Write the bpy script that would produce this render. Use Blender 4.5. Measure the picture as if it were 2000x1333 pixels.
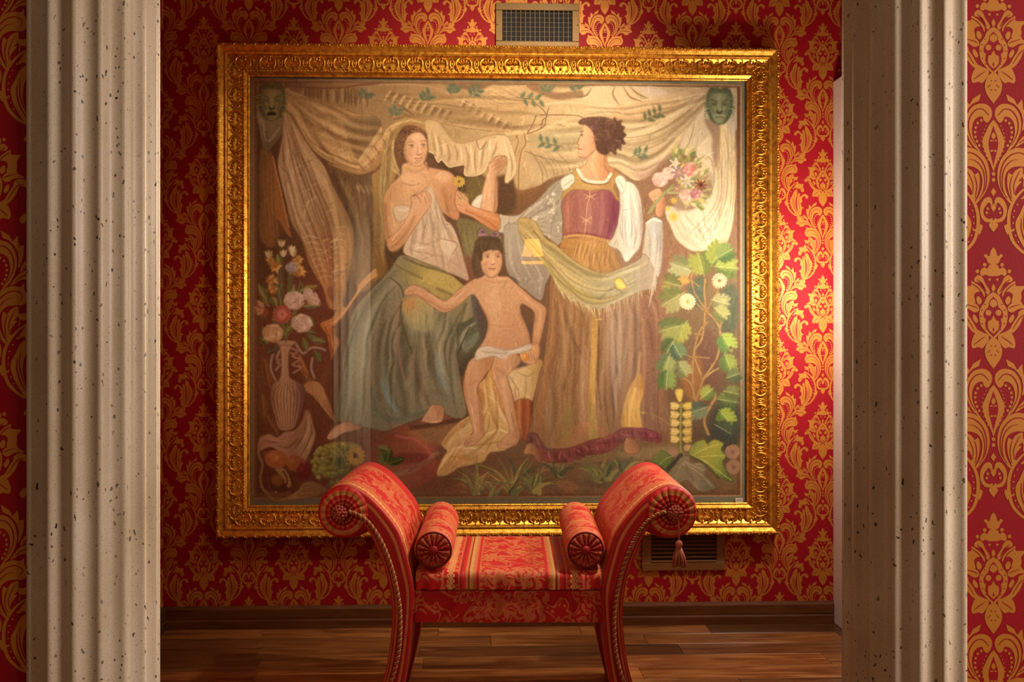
import bpy, bmesh, math, random
from mathutils import Vector, Matrix
from mathutils.geometry import tessellate_polygon
sc = bpy.context.scene
for o in list(bpy.data.objects): bpy.data.objects.remove(o)
COL = sc.collection
R = math.radians; PI = math.pi
# ---------------------------------------------------------------- camera, sky, lamps, exposure
FPX = 1959.0; YAW = R(2.0); W = 3.8; CAMZ = 1.08; CAMX = -W*math.tan(YAW)
cam = bpy.data.cameras.new('camera'); cam.sensor_width = 36; cam.lens = FPX/2000*36; cam.clip_start = .05
co = bpy.data.objects.new('camera', cam); COL.objects.link(co); sc.camera = co
co.location = (CAMX, 0, CAMZ); co.rotation_euler = (R(90), 0, -YAW)
w = bpy.data.worlds.new('World'); sc.world = w; w.use_nodes = True
w.node_tree.nodes['Background'].inputs[0].default_value = (1.0, .70, .44, 1)
w.node_tree.nodes['Background'].inputs[1].default_value = .14
sc.view_settings.view_transform = 'Standard'; sc.view_settings.look = 'None'
sc.view_settings.exposure = 0.0; sc.view_settings.gamma = 1.0; sc.view_settings.use_curve_mapping = False
def lamp(name, kind, loc, power, color, target=None, size=.1, angle=60, blend=.6, size_y=None):
    l = bpy.data.lights.new(name, kind); l.energy = power; l.color = color
    if kind == 'AREA':
        l.size = size
        if size_y: l.shape = 'RECTANGLE'; l.size_y = size_y
    else: l.shadow_soft_size = size
    if kind == 'SPOT': l.spot_size = R(angle); l.spot_blend = blend
    o = bpy.data.objects.new(name, l); COL.objects.link(o); o.location = loc
    if target is not None: o.rotation_euler = (Vector(target)-Vector(loc)).to_track_quat('-Z', 'Y').to_euler()
    return o
lamp('sconce_light', 'POINT', (1.085, 3.30, 1.28), 26, (1.0, .92, .80), size=.05)
lamp('ceiling_spot', 'SPOT', (.35, 2.35, 2.62), 185, (1.0, .83, .60), (-.06, 3.8, 1.62), .06, 64, .9)
lamp('bench_spot', 'SPOT', (.95, 2.6, 2.62), 200, (1.0, .84, .64), (-.02, 2.95, .58), .05, 31, .7)
lamp('added_column_spot_left', 'SPOT', (.0, 3.2, 2.62), 520, (1.0, .9, .76), (-.87, 2.0, 1.15), .05, 30, .9)  # added spot without a fixture: brightens the column's back for the glass reflection
lamp('added_column_spot_right', 'SPOT', (.0, 3.2, 2.62), 420, (1.0, .9, .76), (.95, 2.0, 1.15), .05, 30, .9)  # likewise added, so the right column mirrors in the pane
lamp('room_side_light', 'AREA', (2.7, .6, 1.6), 72, (1.0, .86, .74), (-.7, 1.9, 1.1), .9)
# ---------------------------------------------------------------- helpers
def U(px, py, y=W):
    """the point of the plane at depth y that the photograph shows at a pixel"""
    dx, dz = (px-1000)/FPX, -(py-666.5)/FPX
    X = dx*math.cos(YAW)+math.sin(YAW); Y = -dx*math.sin(YAW)+math.cos(YAW)
    t = y/Y; return Vector((CAMX+X*t, y, CAMZ+dz*t))
def ob(name, me, mat=None, parent=None, **kw):
    o = bpy.data.objects.new(name, me); COL.objects.link(o)
    if mat is not None and me is not None and len(me.materials) == 0: me.materials.append(mat)
    if parent is not None: o.parent = parent
    for k, v in kw.items(): o[k] = v
    return o
def empty(name, loc, rz=0, **kw):
    o = bpy.data.objects.new(name, None); COL.objects.link(o); o.location = loc; o.rotation_euler = (0, 0, rz); o.empty_display_size = .1
    for k, v in kw.items(): o[k] = v
    return o
def mesh(name, vs, fs, smooth=False, uvs=None):
    me = bpy.data.meshes.new(name); me.from_pydata([tuple(v) for v in vs], [], fs); me.update()
    if smooth: me.polygons.foreach_set('use_smooth', [True]*len(me.polygons))
    if uvs is not None:
        ul = me.uv_layers.new(name='UVMap'); vi = [0]*len(me.loops); me.loops.foreach_get('vertex_index', vi)
        ul.data.foreach_set('uv', [c for i in vi for c in uvs[i]])
    return me
def boxdata(a, b, bev=0):
    (x0, y0, z0), (x1, y1, z1) = a, b
    vs = [(x0, y0, z0), (x1, y0, z0), (x1, y1, z0), (x0, y1, z0), (x0, y0, z1), (x1, y0, z1), (x1, y1, z1), (x0, y1, z1)]
    return vs, [(0, 3, 2, 1), (4, 5, 6, 7), (0, 1, 5, 4), (1, 2, 6, 5), (2, 3, 7, 6), (3, 0, 4, 7)]
def boxmesh(name, a, b, bev=0, seg=1):
    bm = bmesh.new(); vs, fs = boxdata(a, b); v = [bm.verts.new(p) for p in vs]
    for f in fs: bm.faces.new([v[i] for i in f])
    if bev: bmesh.ops.bevel(bm, geom=bm.edges[:], offset=bev, segments=seg, affect='EDGES', profile=.6)
    me = bpy.data.meshes.new(name); bm.to_mesh(me); bm.free(); return me
def box(name, a, b, mat, parent=None, bev=0, seg=1, **kw):
    """a block as its own object with its origin at its lower centre"""
    c = Vector(((a[0]+b[0])/2, (a[1]+b[1])/2, min(a[2], b[2])))
    a2 = [min(a[i], b[i])-c[i] for i in range(3)]; b2 = [max(a[i], b[i])-c[i] for i in range(3)]
    o = ob(name, boxmesh(name, a2, b2, bev, seg), mat, parent, **kw); o.location = c; return o
def join(parts):
    vs, fs = [], []
    for v, f in parts:
        n = len(vs); vs += list(v); fs += [tuple(i+n for i in q) for q in f]
    return vs, fs
def tube(path, r, n=8, closed=False, caps=True, rf=None):
    """swept round bar along points; rf(u) scales the radius"""
    P = [Vector(p) for p in path]; m = len(P); vs, fs = [], []
    up = Vector((0, 0, 1))
    prev = None
    for i in range(m):
        t = (P[(i+1) % m]-P[i-1]) if closed or 0 < i < m-1 else (P[1]-P[0] if i == 0 else P[-1]-P[-2])
        t = t.normalized()
        if prev is None:
            a = t.cross(up) if abs(t.dot(up)) < .9 else t.cross(Vector((1, 0, 0)))
        else: a = prev-t*prev.dot(t)
        a = a.normalized(); b = t.cross(a); prev = a
        rr = r*(rf(i/max(1, m-1)) if rf else 1)
        for k in range(n):
            q = 2*PI*k/n; vs.append(P[i]+a*(rr*math.cos(q))+b*(rr*math.sin(q)))
    for i in range(m if closed else m-1):
        j = (i+1) % m
        for k in range(n): fs.append((i*n+k, i*n+(k+1) % n, j*n+(k+1) % n, j*n+k))
    if caps and not closed: fs.append(tuple(range(n))[::-1]); fs.append(tuple(range((m-1)*n, m*n)))
    return vs, fs
def ball(c, r, nu=8, nv=5, sx=1, sy=1, sz=1):
    vs, fs = [(c[0], c[1], c[2]+r*sz)], []
    for i in range(1, nv):
        p = PI*i/nv
        for k in range(nu):
            q = 2*PI*k/nu; vs.append((c[0]+r*sx*math.sin(p)*math.cos(q), c[1]+r*sy*math.sin(p)*math.sin(q), c[2]+r*sz*math.cos(p)))
    vs.append((c[0], c[1], c[2]-r*sz)); L = len(vs)-1
    for k in range(nu):
        fs.append((0, 1+k, 1+(k+1) % nu)); fs.append((L, L-nu+(k+1) % nu, L-nu+k))
        for i in range(nv-2): a = 1+i*nu; fs.append((a+k, a+nu+k, a+nu+(k+1) % nu, a+(k+1) % nu))
    return vs, fs
def cr(p, closed=False, n=6):
    """smooth curve through points of any dimension"""
    p = [tuple(map(float, q)) for q in p]; m = len(p)
    q = [p[-1]]+p+p[:2] if closed else [tuple(2*a-b for a, b in zip(p[0], p[1]))]+p+[tuple(2*a-b for a, b in zip(p[-1], p[-2]))]
    out = []
    for i in range(1, len(q)-2):
        for k in range(n):
            t = k/n; out.append(tuple(.5*(2*b+(c-a)*t+(2*a-5*b+4*c-d)*t*t+(3*b-a-3*c+d)*t**3) for a, b, c, d in zip(q[i-1], q[i], q[i+1], q[i+2])))
    if not closed: out.append(p[-1])
    return out
# ---------------------------------------------------------------- materials
class NT:
    def __init__(s, name, rough=.6, metal=0., spec=.5):
        s.m = bpy.data.materials.new(name); s.m.use_nodes = True; s.t = s.m.node_tree; s.n = s.t.nodes; s.b = s.n['Principled BSDF']
        s.set(s.b, 'Roughness', rough); s.set(s.b, 'Metallic', metal); s.set(s.b, 'Specular IOR Level', spec)
    def set(s, node, key, v):
        if hasattr(v, 'is_output'): s.t.links.new(v, node.inputs[key])
        else: node.inputs[key].default_value = v
        return s
    def add(s, kind, **ins):
        nd = s.n.new('ShaderNode'+kind)
        for k, v in ins.items():
            if k.startswith('p_'): setattr(nd, k[2:], v)
        for k, v in ins.items():
            if not k.startswith('p_'):
                key = int(k[1:]) if k[0] == 'i' and k[1:].isdigit() else k.replace('_', ' ')
                s.set(nd, key, v)
        return nd
    def math(s, op, a, b=0., c=None, clamp=False):
        nd = s.n.new('ShaderNodeMath'); nd.operation = op; nd.use_clamp = clamp; s.set(nd, 0, a); s.set(nd, 1, b)
        if c is not None: s.set(nd, 2, c)
        return nd.outputs[0]
    def mix(s, f, a, b, mode='MIX'):
        nd = s.n.new('ShaderNodeMix'); nd.data_type = 'RGBA'; nd.blend_type = mode; nd.clamp_factor = True
        for k, v in ((0, f), (6, a), (7, b)):
            if hasattr(v, 'is_output'): s.t.links.new(v, nd.inputs[k])
            else: nd.inputs[k].default_value = v if k == 0 else (tuple(v)+(1,))[:4]
        return nd.outputs[2]
    def ramp(s, fac, stops, interp='LINEAR'):
        nd = s.n.new('ShaderNodeValToRGB'); e = nd.color_ramp; e.interpolation = interp
        while len(e.elements) < len(stops): e.elements.new(.5)
        for el, (p, c) in zip(e.elements, stops): el.position = p; el.color = (tuple(c)+(1,))[:4] if not isinstance(c, (int, float)) else (c, c, c, 1)
        s.set(nd, 0, fac); return nd.outputs[0]
    def coord(s, which='Object', scale=(1, 1, 1), loc=(0, 0, 0)):
        c = s.n.new('ShaderNodeTexCoord'); mp = s.n.new('ShaderNodeMapping'); s.t.links.new(c.outputs[which], mp.inputs[0])
        mp.inputs['Scale'].default_value = scale; mp.inputs['Location'].default_value = loc; return mp.outputs[0]
    def noise(s, vec, scale, detail=3, rough=.5, dist=0.):
        return s.add('TexNoise', Vector=vec, Scale=scale, Detail=detail, Roughness=rough, Distortion=dist).outputs[0]
    def bump(s, h, strength=.3, dist=.01):
        nd = s.add('Bump', Height=h, Strength=strength, Distance=dist); s.t.links.new(nd.outputs[0], s.b.inputs['Normal'])
    def col(s, c):
        if hasattr(c, 'is_output'): s.t.links.new(c, s.b.inputs['Base Color'])
        else: s.b.inputs['Base Color'].default_value = (tuple(c)+(1,))[:4]
        return s
def srgb(h):
    v = [int(h[i:i+2], 16)/255 for i in (0, 2, 4)]
    return tuple(c/12.92 if c <= .04045 else ((c+.055)/1.055)**2.4 for c in v)
# ---------------------------------------------------------------- the painted canvas: brush strokes laid down on a colour grid
import numpy as np
PX0, PY0, PX1, PY1 = 484.0, 146.0, 1464.0, 998.0     # the canvas in its own drawing units
PS = 0.9                                             # grid vertices per drawing unit
GW, GH = int((PX1-PX0)*PS)+1, int((PY1-PY0)*PS)+1
CAN = np.zeros((GH, GW, 3), np.float32)
CLIP = [None]
rng = np.random.RandomState(7)
def hx(c):
    if isinstance(c, str): return np.array([int(c[i:i+2], 16) for i in (0, 2, 4)], np.float32)
    return np.array(c, np.float32)
def pts(s):
    if isinstance(s, str): return np.array([[float(v) for v in p.split(',')] for p in s.split()], np.float64)
    return np.array(s, np.float64)
def spline(p, closed=False, n=6):
    p = np.asarray(p, float); m = len(p)
    if m < 3: return p
    if closed: q = np.vstack([p[-1:], p, p[:2]])
    else: q = np.vstack([2*p[:1]-p[1:2], p, 2*p[-1:]-p[-2:-1]])
    out = []; t = np.linspace(0, 1, n, endpoint=False)[:, None]
    for i in range(1, len(q)-2):
        a, b, c, d = q[i-1], q[i], q[i+1], q[i+2]
        out.append(.5*((2*b)+(c-a)*t+(2*a-5*b+4*c-d)*t*t+(3*b-a-3*c+d)*t**3))
    r = np.vstack(out)
    return r if closed else np.vstack([r, p[-1:]])
def blur(m, r):
    if r < .3: return m
    for ax in (0, 1):
        for _ in range(2):
            k = max(1, int(round(r))); w = np.zeros_like(m); tot = 0
            for d in range(-k, k+1):
                wt = 1-abs(d)/(k+1.); tot += wt
                w += wt*np.roll(m, d, ax)
            m = w/tot
    return m
def win(x0, y0, x1, y1):
    a = max(0, int((x0-PX0)*PS)-1); b = min(GW, int((x1-PX0)*PS)+2)
    c = max(0, int((y0-PY0)*PS)-1); d = min(GH, int((y1-PY0)*PS)+2)
    return a, b, c, d
def colour(col, X, Y):
    if isinstance(col, tuple) and isinstance(col[0], tuple):      # ((x0,y0),(x1,y1),c0,c1,...): a blend along a line
        (x0, y0), (x1, y1) = col[0], col[1]; cs = [hx(c) for c in col[2:]]
        L = (x1-x0)**2+(y1-y0)**2
        t = np.clip(((X-x0)*(x1-x0)+(Y-y0)*(y1-y0))/L, 0, 1)*(len(cs)-1)
        i = np.clip(t.astype(int), 0, len(cs)-2); f = (t-i)[..., None]
        C = np.array(cs); return C[i]*(1-f)+C[i+1]*f
    return hx(col)[None, None, :]
def put(a, b, c, d, m, col, alpha):
    if b <= a or d <= c: return
    yy, xx = np.mgrid[c:d, a:b]; X = xx/PS+PX0; Y = yy/PS+PY0
    if CLIP[0] is not None: m = m*CLIP[0][c:d, a:b]
    m = (m*alpha)[..., None]
    CAN[c:d, a:b] = CAN[c:d, a:b]*(1-m)+colour(col, X, Y)*m
def polymask(p, a, b, c, d):
    ss = 2; xs = (np.arange(a*ss, b*ss)+.5)/ss-.5; ys = (np.arange(c*ss, d*ss)+.5)/ss-.5
    px = (p[:, 0]-PX0)*PS; py = (p[:, 1]-PY0)*PS
    par = np.zeros((len(ys), len(xs)+1), np.int32)
    x2 = np.roll(px, -1); y2 = np.roll(py, -1)
    for i in range(len(px)):
        ya, yb = py[i], y2[i]
        if ya == yb: continue
        lo, hi = (ya, yb) if ya < yb else (yb, ya)
        r = np.nonzero((ys >= lo) & (ys < hi))[0]
        if len(r) == 0: continue
        xi = px[i]+(ys[r]-ya)/(yb-ya)*(x2[i]-px[i])
        k = np.clip(np.searchsorted(xs, xi), 0, len(xs))
        np.add.at(par, (r, k), 1)
    m = (np.cumsum(par, 1)[:, :-1] % 2).astype(np.float32)
    return m.reshape(d-c, ss, b-a, ss).mean((1, 3))
def F(s, col, alpha=1., soft=.0, sm=True, out=None, ow=1.2, oa=.5):
    """filled shape; leaves its mask for C()"""
    p = pts(s); p = spline(p, True) if sm else p
    e = soft*3+3
    a, b, c, d = win(p[:, 0].min()-e, p[:, 1].min()-e, p[:, 0].max()+e, p[:, 1].max()+e)
    if b <= a or d <= c: return p
    m = polymask(p, a, b, c, d)
    if soft: m = blur(m, soft*PS)
    put(a, b, c, d, m, col, alpha)
    if out: S(np.vstack([p, p[:1]]), ow, out, oa, sm=False)
    F.last = (p,)
    return p
def C(s=None, sm=True, soft=1.):
    """clip what follows to a shape; C(0) lifts it"""
    if s is None: p = F.last[0]
    elif isinstance(s, int): CLIP[0] = None; return
    else:
        p = pts(s); p = spline(p, True) if sm else p
    M = np.zeros((GH, GW), np.float32)
    a, b, c, d = win(p[:, 0].min()-2, p[:, 1].min()-2, p[:, 0].max()+2, p[:, 1].max()+2)
    M[c:d, a:b] = polymask(p, a, b, c, d); CLIP[0] = M
def S(s, w, col, alpha=1., soft=.6, sm=True, taper=0):
    """brush stroke of width w; taper 1: thin at both ends, 2: thin at the far end"""
    p = pts(s); p = spline(p, False, 5) if sm else p
    e = w+soft*2+2
    a, b, c, d = win(p[:, 0].min()-e, p[:, 1].min()-e, p[:, 0].max()+e, p[:, 1].max()+e)
    if b <= a or d <= c: return
    yy, xx = np.mgrid[c:d, a:b]; X = xx/PS+PX0; Y = yy/PS+PY0
    best = np.full(X.shape, 1e9); n = len(p)-1
    seg = np.hypot(*(p[1:]-p[:-1]).T); L = max(seg.sum(), 1e-6); acc = 0
    for i in range(n):
        x0, y0 = p[i]; x1, y1 = p[i+1]; l2 = max(seg[i]**2, 1e-9)
        # only a local window for each segment
        aa, bb, cc, dd = win(min(x0, x1)-e, min(y0, y1)-e, max(x0, x1)+e, max(y0, y1)+e)
        aa, bb, cc, dd = max(aa, a)-a, min(bb, b)-a, max(cc, c)-c, min(dd, d)-c
        if bb <= aa or dd <= cc: acc += seg[i]; continue
        x = X[cc:dd, aa:bb]; y = Y[cc:dd, aa:bb]
        t = np.clip(((x-x0)*(x1-x0)+(y-y0)*(y1-y0))/l2, 0, 1)
        D = np.hypot(x-x0-t*(x1-x0), y-y0-t*(y1-y0))
        if taper:
            u = (acc+t*seg[i])/L
            k = np.sin(np.pi*np.clip(u, .02, .98))**.7 if taper == 1 else np.clip(1-u, .05, 1)**.8
            D = D-(w/2)*(k-1)
        best[cc:dd, aa:bb] = np.minimum(best[cc:dd, aa:bb], D); acc += seg[i]
    m = np.clip((w/2+soft-best)/(2*soft+1e-6)+0., 0, 1); m = m*m*(3-2*m)
    put(a, b, c, d, m.astype(np.float32), col, alpha)
def E(x, y, rx, ry, col, alpha=1., soft=1., rot=0):
    t = np.linspace(0, 2*np.pi, 28, endpoint=False); r = np.radians(rot)
    u, v = rx*np.cos(t), ry*np.sin(t)
    F(np.c_[x+u*np.cos(r)-v*np.sin(r), y+u*np.sin(r)+v*np.cos(r)], col, alpha, soft, sm=False)
def hatch(s, n, dx, dy, w, col, alpha=.3, jit=3, soft=.8):
    """n copies of a stroke stepped by (dx,dy), a little unsteady"""
    p = pts(s)
    for i in range(n):
        S(p+np.array([dx, dy])*i+rng.uniform(-jit, jit, p.shape)*[1, .6], w*rng.uniform(.7, 1.3), col, alpha*rng.uniform(.6, 1.2), soft, taper=1)
def leaf(x, y, L, W, ang, col, vein=None, dark=None, lobes=0):
    a = np.radians(ang); ux, uy = np.cos(a), np.sin(a)
    if lobes:
        k = np.linspace(0, 1, lobes*2+1); up = [(t, W*np.sin(np.pi*min(t*.9+.08, 1))**.7*(1. if i % 2 else .45)) for i, t in enumerate(k)]
        q = up+[(1.04, 0)]+[(t, -w) for t, w in up[::-1]]
    else: q = [(0, 0), (.25, W*.8), (.5, W), (.8, W*.5), (1, 0), (.8, -W*.5), (.5, -W), (.25, -W*.8)]
    P = np.array([(x+t*L*ux-w*uy, y+t*L*uy+w*ux) for t, w in q])
    F(P, col, 1, .4, sm=not lobes)
    if dark is not None:
        h = len(P)//2+1; F(np.vstack([P[:h], P[:1]]), dark, .55, 1., sm=False)
    if vein is not None: S([(x, y), (x+L*.9*ux, y+L*.9*uy)], 1.1, vein, .8)
def daisy(x, y, r, n, col, mid, core=.28, ang=0, sq=1.):
    for i in range(n):
        a = 2*np.pi*i/n+ang
        S([(x+r*.2*np.cos(a), y+r*.2*np.sin(a)*sq), (x+r*np.cos(a), y+r*np.sin(a)*sq)], r*.34, col, .95, .5, sm=False)
    E(x, y, r*core, r*core*sq, mid, 1, .5)
def rose(x, y, r, col, dark, light):
    for i in range(7):
        a = i*.9+x; E(x+r*.5*np.cos(a), y+r*.45*np.sin(a), r*.58, r*.52, light if i % 2 else col, 1, .6)
    for k, q in enumerate((.95, .7, .48, .26)):
        t = np.linspace(k*1.3, k*1.3+4.4, 12)
        S(np.c_[x+r*q*np.cos(t)*.9, y+r*q*np.sin(t)*.85], max(.9, r*.07), dark, .55, .5)
    E(x-r*.2, y-r*.3, r*.3, r*.2, light, .5, 2)

def along(p, n):
    p = spline(pts(p), False, 8); d = np.r_[0, np.cumsum(np.hypot(*(p[1:]-p[:-1]).T))]; t = np.linspace(0, d[-1], n)
    return np.c_[np.interp(t, d, p[:, 0]), np.interp(t, d, p[:, 1])]
def drape(A, B, n, dark, light, alpha=.55, clip=None, w=1., fine=None):
    """runs of folds lying between two edge curves: a dark hollow, a lit ridge beside it and a thin drawn line"""
    if clip is not None: C(clip)
    a, b = along(A, 9), along(B, 9); gap = np.hypot(*(a-b).T).mean()
    for i in range(n):
        t0 = (i+rng.uniform(.15, .85))/n; t1 = np.clip(t0+rng.uniform(-.5, .5)/n*1.6, .01, .99); t = np.linspace(t0, t1, 9)[:, None]
        p = a*(1-t)+b*t+rng.normal(0, gap/n*.16, (9, 2)); s0 = rng.choice([0, 0, 1, 2, 3]); s1 = rng.choice([9, 9, 8, 7, 6]); p = p[s0:s1]
        ww = gap/n*rng.choice([.35, .5, .8, 1.1])*w; off = np.array((b-a).mean(0)); off = off/np.hypot(*off)*ww*.75
        S(p, ww, dark, alpha*rng.uniform(.5, 1.), ww*.5+.4, taper=1); S(p+off, ww*.9, light, alpha*rng.uniform(.45, 1.), ww*.5+.4, taper=1)
        S(p-off*.35, max(.9, ww*.12), fine or dark, alpha*rng.uniform(.15, .8), .5, taper=1)
    if clip is not None: C(0)
def mane(cx, cy, g0, g1, g2):
    for i in range(30):
        a = np.pi*(.78+i*.0505); r0, r1 = 20, rng.uniform(32, 39)
        x0, y0, x1, y1 = cx+r0*np.cos(a), cy-2+r0*np.sin(a), cx+r1*.92*np.cos(a+.12), cy-2+r1*.98*np.sin(a+.12)
        S([(x0, y0), ((x0+x1)/2+3*np.sin(a), (y0+y1)/2), (x1, y1)], 4.4, [g0, g1, g2][i % 3], .95, .8, taper=2)

def frond(x, y, L, ang, col, dark, vein='c4c078', k=4):
    """deeply cut leaf: pairs of toothed lobes along a midrib"""
    a = np.radians(ang); ux, uy = np.cos(a), np.sin(a)
    for i in range(k):
        t = .12+.68*i/k; l = L*(.62-.40*abs(t-.35)); 
        for s in (1, -1): leaf(x+L*t*ux, y+L*t*uy, l, l*.26, ang+s*(62-26*t), col if s < 0 else dark, None, None, 3)
    leaf(x+L*.2*ux, y+L*.2*uy, L*.85, L*.17, ang, col, None, dark, 4); S([(x, y), (x+L*.9*ux, y+L*.9*uy)], 1.2, vein, .7)
def paint_picture():
    # ---- ground colours and painted border
    F('470,130 1480,130 1480,1010 470,1010', ((484, 560), (1464, 560), '6a6850', '706c52', '7d8468'), sm=False)
    for i in range(60):
        x = rng.uniform(484, 1464); S([(x, 146), (x+rng.uniform(-25, 25), 168)], 14, rng.choice(['55543c', '88856a', '74785f']), .25, 5)
    F('493,160 1447,163 1447,972 493,972', ((493, 560), (1447, 560), '8d6238', '8d6a40', 'b58f62'), sm=False)
    F('497,164 1443,166 1443,969 497,969', '6b4522', .8, sm=False)
    F('501,168 1437,168 1437,965 501,965', ((501, 560), (1437, 560), '5e3d18', '664420', '6e4a26', '8d6a48', '94704e'), sm=False)
    C('501,168 1437,168 1437,965 501,965', sm=False)
    for i in range(240):
        x, y = rng.uniform(500, 1437), rng.uniform(300, 960)
        S([(x, y), (x+rng.uniform(-12, 12), y+rng.uniform(20, 60))], rng.uniform(4, 14), rng.choice(['4f3212', '76522a', '8a6234', '5c4420']), .22, 4)
    # ---- floor of the picture
    F('500,770 600,830 700,838 860,800 1000,850 1440,850 1440,970 500,970', ((500, 800), (1440, 960), '5a3716', '7a4a2a', '7d6340', '86693c'), .95, 6)
    F('735,842 800,828 860,806 905,812 870,850 850,880 845,930 760,960 700,900 690,860', ((740, 820), (850, 950), '6b3418', '9a5a38', '8a4030'), .9, 3)
    S('800,836 850,828 905,815', 10, '4e2a10', .7, 3); F('790,842 850,832 900,828 870,855 850,868 800,852', '94783c', .6, 3)
    S('770,850 815,862 840,890', 7, 'b06a50', .6, 2); F('765,885 828,886 828,900 770,905', '6e2a22', .6, 2)
    S('745,930 800,918 850,885', 9, 'a07a60', .6, 2); hatch('790,925 800,912', 12, 5, -2.4, 2, '6a4634', .6, 1)
    S('1060,905 1180,890 1330,880', 16, '8a7a4a', .6, 6); S('1060,940 1200,950', 12, '6d5436', .7, 5); S('1140,930 1230,935', 8, '7d6a50', .6, 3)
    F('1078,940 1110,938 1125,955 1100,960', '9a7040', .8, 2); F('1205,885 1330,868 1350,890 1260,900', 'a08a58', .6, 4)
    for x in range(505, 1437, 14): S([(x, 962+rng.uniform(-3, 3)), (x+16, 964+rng.uniform(-3, 3))], 8, rng.choice(['7d5a34', '8a6038', '6b5030']), .6, 3)
    # ---- great curtain across the top
    F('500,168 1437,168 1437,250 1300,300 1180,330 1080,345 1000,380 945,350 900,300 830,300 740,345 690,340 640,318 600,290 560,230 500,230', ((500, 200), (1437, 240), '8a6436', 'a5804c', 'b49a66', 'bda878', 'c2ab84'), 1, 3)
    C(0); C('501,166 1437,166 1437,600 501,600', sm=False)
    F('560,170 740,166 742,230 700,226 650,208 600,192', ((560, 170), (742, 220), '7d5c34', '94703f', 'a07c50'), 1, 1)
    for x in np.linspace(590, 735, 26): S([(x, 172+rng.uniform(0, 6)), (x+rng.uniform(-3, 3), 196+(x-590)*.16)], rng.uniform(2, 6), rng.choice(['5f3f1c', '6d4a24', 'b08c5c', 'a58055']), .6, 1.2, taper=1)
    S('556,172 600,176 660,176 700,170 740,166', 4, '7a4a24', .8, 1)
    F('738,250 738,166 1000,166 1130,170 1130,240 1000,262 960,262 900,250 840,242 790,232', ((740, 170), (1120, 240), '9a7846', 'a58350', 'b59560', 'b99c66'), 1, 2)
    S('738,170 800,168 850,176 870,188', 3, 'b08a5c', .8); S('745,180 800,200 870,222 990,248', 12, '8f6c3c', .5, 4)
    F('850,158 1000,158 1130,160 1130,172 1000,166 930,178 880,172', '7a5a30', .8, 2)
    F('900,190 935,178 955,168 985,170 1010,168 1040,170 1062,190 1075,200 1060,215 1000,218 950,222 915,200', ((900, 180), (1070, 215), 'b5935c', 'c0a06c', 'b8925f'), 1, 1)
    hatch('925,190 960,205 1000,208', 7, 10, -3, 2, '8a6838', .5, 4); hatch('930,186 955,176 975,186', 5, 14, 4, 2, 'd6bc8a', .6, 3)
    # bars along the curtain's hems
    for i in range(9):
        x, y = 752+i*14, 186+i*4.6; S([(x+6, y-4), (x-1, y+6), (x-4, y+13)], 4, 'c4a26c', .85, .8)
        S([(x+11, y), (x+3, y+12)], 5, '6d4e26', .55, 1.5)
    for i in range(8):
        x, y = 896+i*13.4, 200+i*7; S([(x+6, y-4), (x-2, y+8)], 3.6, 'c8a873', .85, .8); S([(x+10, y+1), (x+3, y+11)], 5, '6d4e26', .5, 1.5)
    for i in range(12):
        x, y = 845+i*12.5, 232+i*2.2; S([(x+4, y-3), (x-2, y+8)], 3, 'bb9a66', .7, .8)
    S('880,192 930,215 990,245', 1.6, 'd0b27c', .9); S('764,236 800,231 850,242 920,254 990,259', 1.6, '6d4c26', .8)
    hatch('742,190 775,205 800,225', 6, 6, 6, 2, '6b4c26', .45, 4)
    # right half of the curtain
    F('1045,190 1130,170 1235,168 1300,182 1376,172 1372,215 1340,260 1300,300 1262,340 1238,352 1215,340 1180,322 1120,335 1075,345 1040,368 1010,372 985,350 982,270 1000,262', ((1000, 200), (1370, 260), 'b89a68', 'c6ad7c', 'cbb486', 'c0a67c'), 1, 1)
    F('1138,178 1160,170 1180,168 1200,172 1235,168 1290,180 1250,196 1210,205 1190,208 1130,196 1100,192', 'd0b98c', 1, 1)
    for a in ('1196,168 1192,185 1205,206', '1212,168 1225,188 1250,198', '1225,168 1240,182 1262,192', '1150,172 1140,186 1120,192'): S(a, 4, '8a6c40', .75, 1.2, taper=1)
    F('1240,170 1275,168 1300,182 1262,186', 'cdb8a0', .9, 1); S('1030,168 1080,188 1128,184', 14, '7d5530', .7, 3); S('1050,205 1110,200 1200,208 1290,196 1372,180', 3, 'd8c296', .7, 1.5)
    F('1200,208 1300,196 1330,206 1290,232 1220,245 1190,235', 'c79a62', .55, 6); S('1050,225 1120,226 1140,236', 2.2, '7d5c34', .8); S('990,252 1030,246 1090,244', 4, '8a6a3c', .6, 1.5)
    S('985,262 1050,252 1100,236', 8, 'd6c08e', .6, 3); F('1020,270 1060,262 1130,245 1122,280 1095,300 1040,285', 'a8986a', .7, 4); F('1030,300 1100,310 1150,318 1120,335 1060,345 1040,325', 'b39a6c', .8, 3)
    S('1020,296 1060,310 1128,322', 1.8, '7a6038', .7); S('1030,296 1052,330 1054,360', 3, '927448', .6); hatch('1035,300 1060,330 1064,362', 5, 11, -1, 3, '8f7248', .5, 3)
    for a, w in (('1220,275 1270,262 1330,225 1372,186', 7), ('1222,290 1280,275 1330,240 1374,198', 5), ('1225,320 1280,300 1320,262 1350,230', 6)): S(a, w, '8a744a', .65, 1.5, taper=1)
    for a, w in (('1220,262 1270,248 1330,210 1370,182', 7), ('1224,305 1290,282 1330,250 1368,205', 6)): S(a, w, 'e2cda2', .75, 2, taper=1)
    F('1220,322 1262,318 1310,292 1330,262 1322,290 1290,318 1262,345 1240,348', 'b0907a', .75, 3)
    F('1325,285 1345,245 1372,200 1385,225 1390,252 1372,275 1358,298 1340,305', 'cdbb94', 1, 1); S('1352,240 1345,270 1332,298', 3, 'a08862', .6); S('1375,232 1384,250', 3, '8a7c60', .6)
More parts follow.
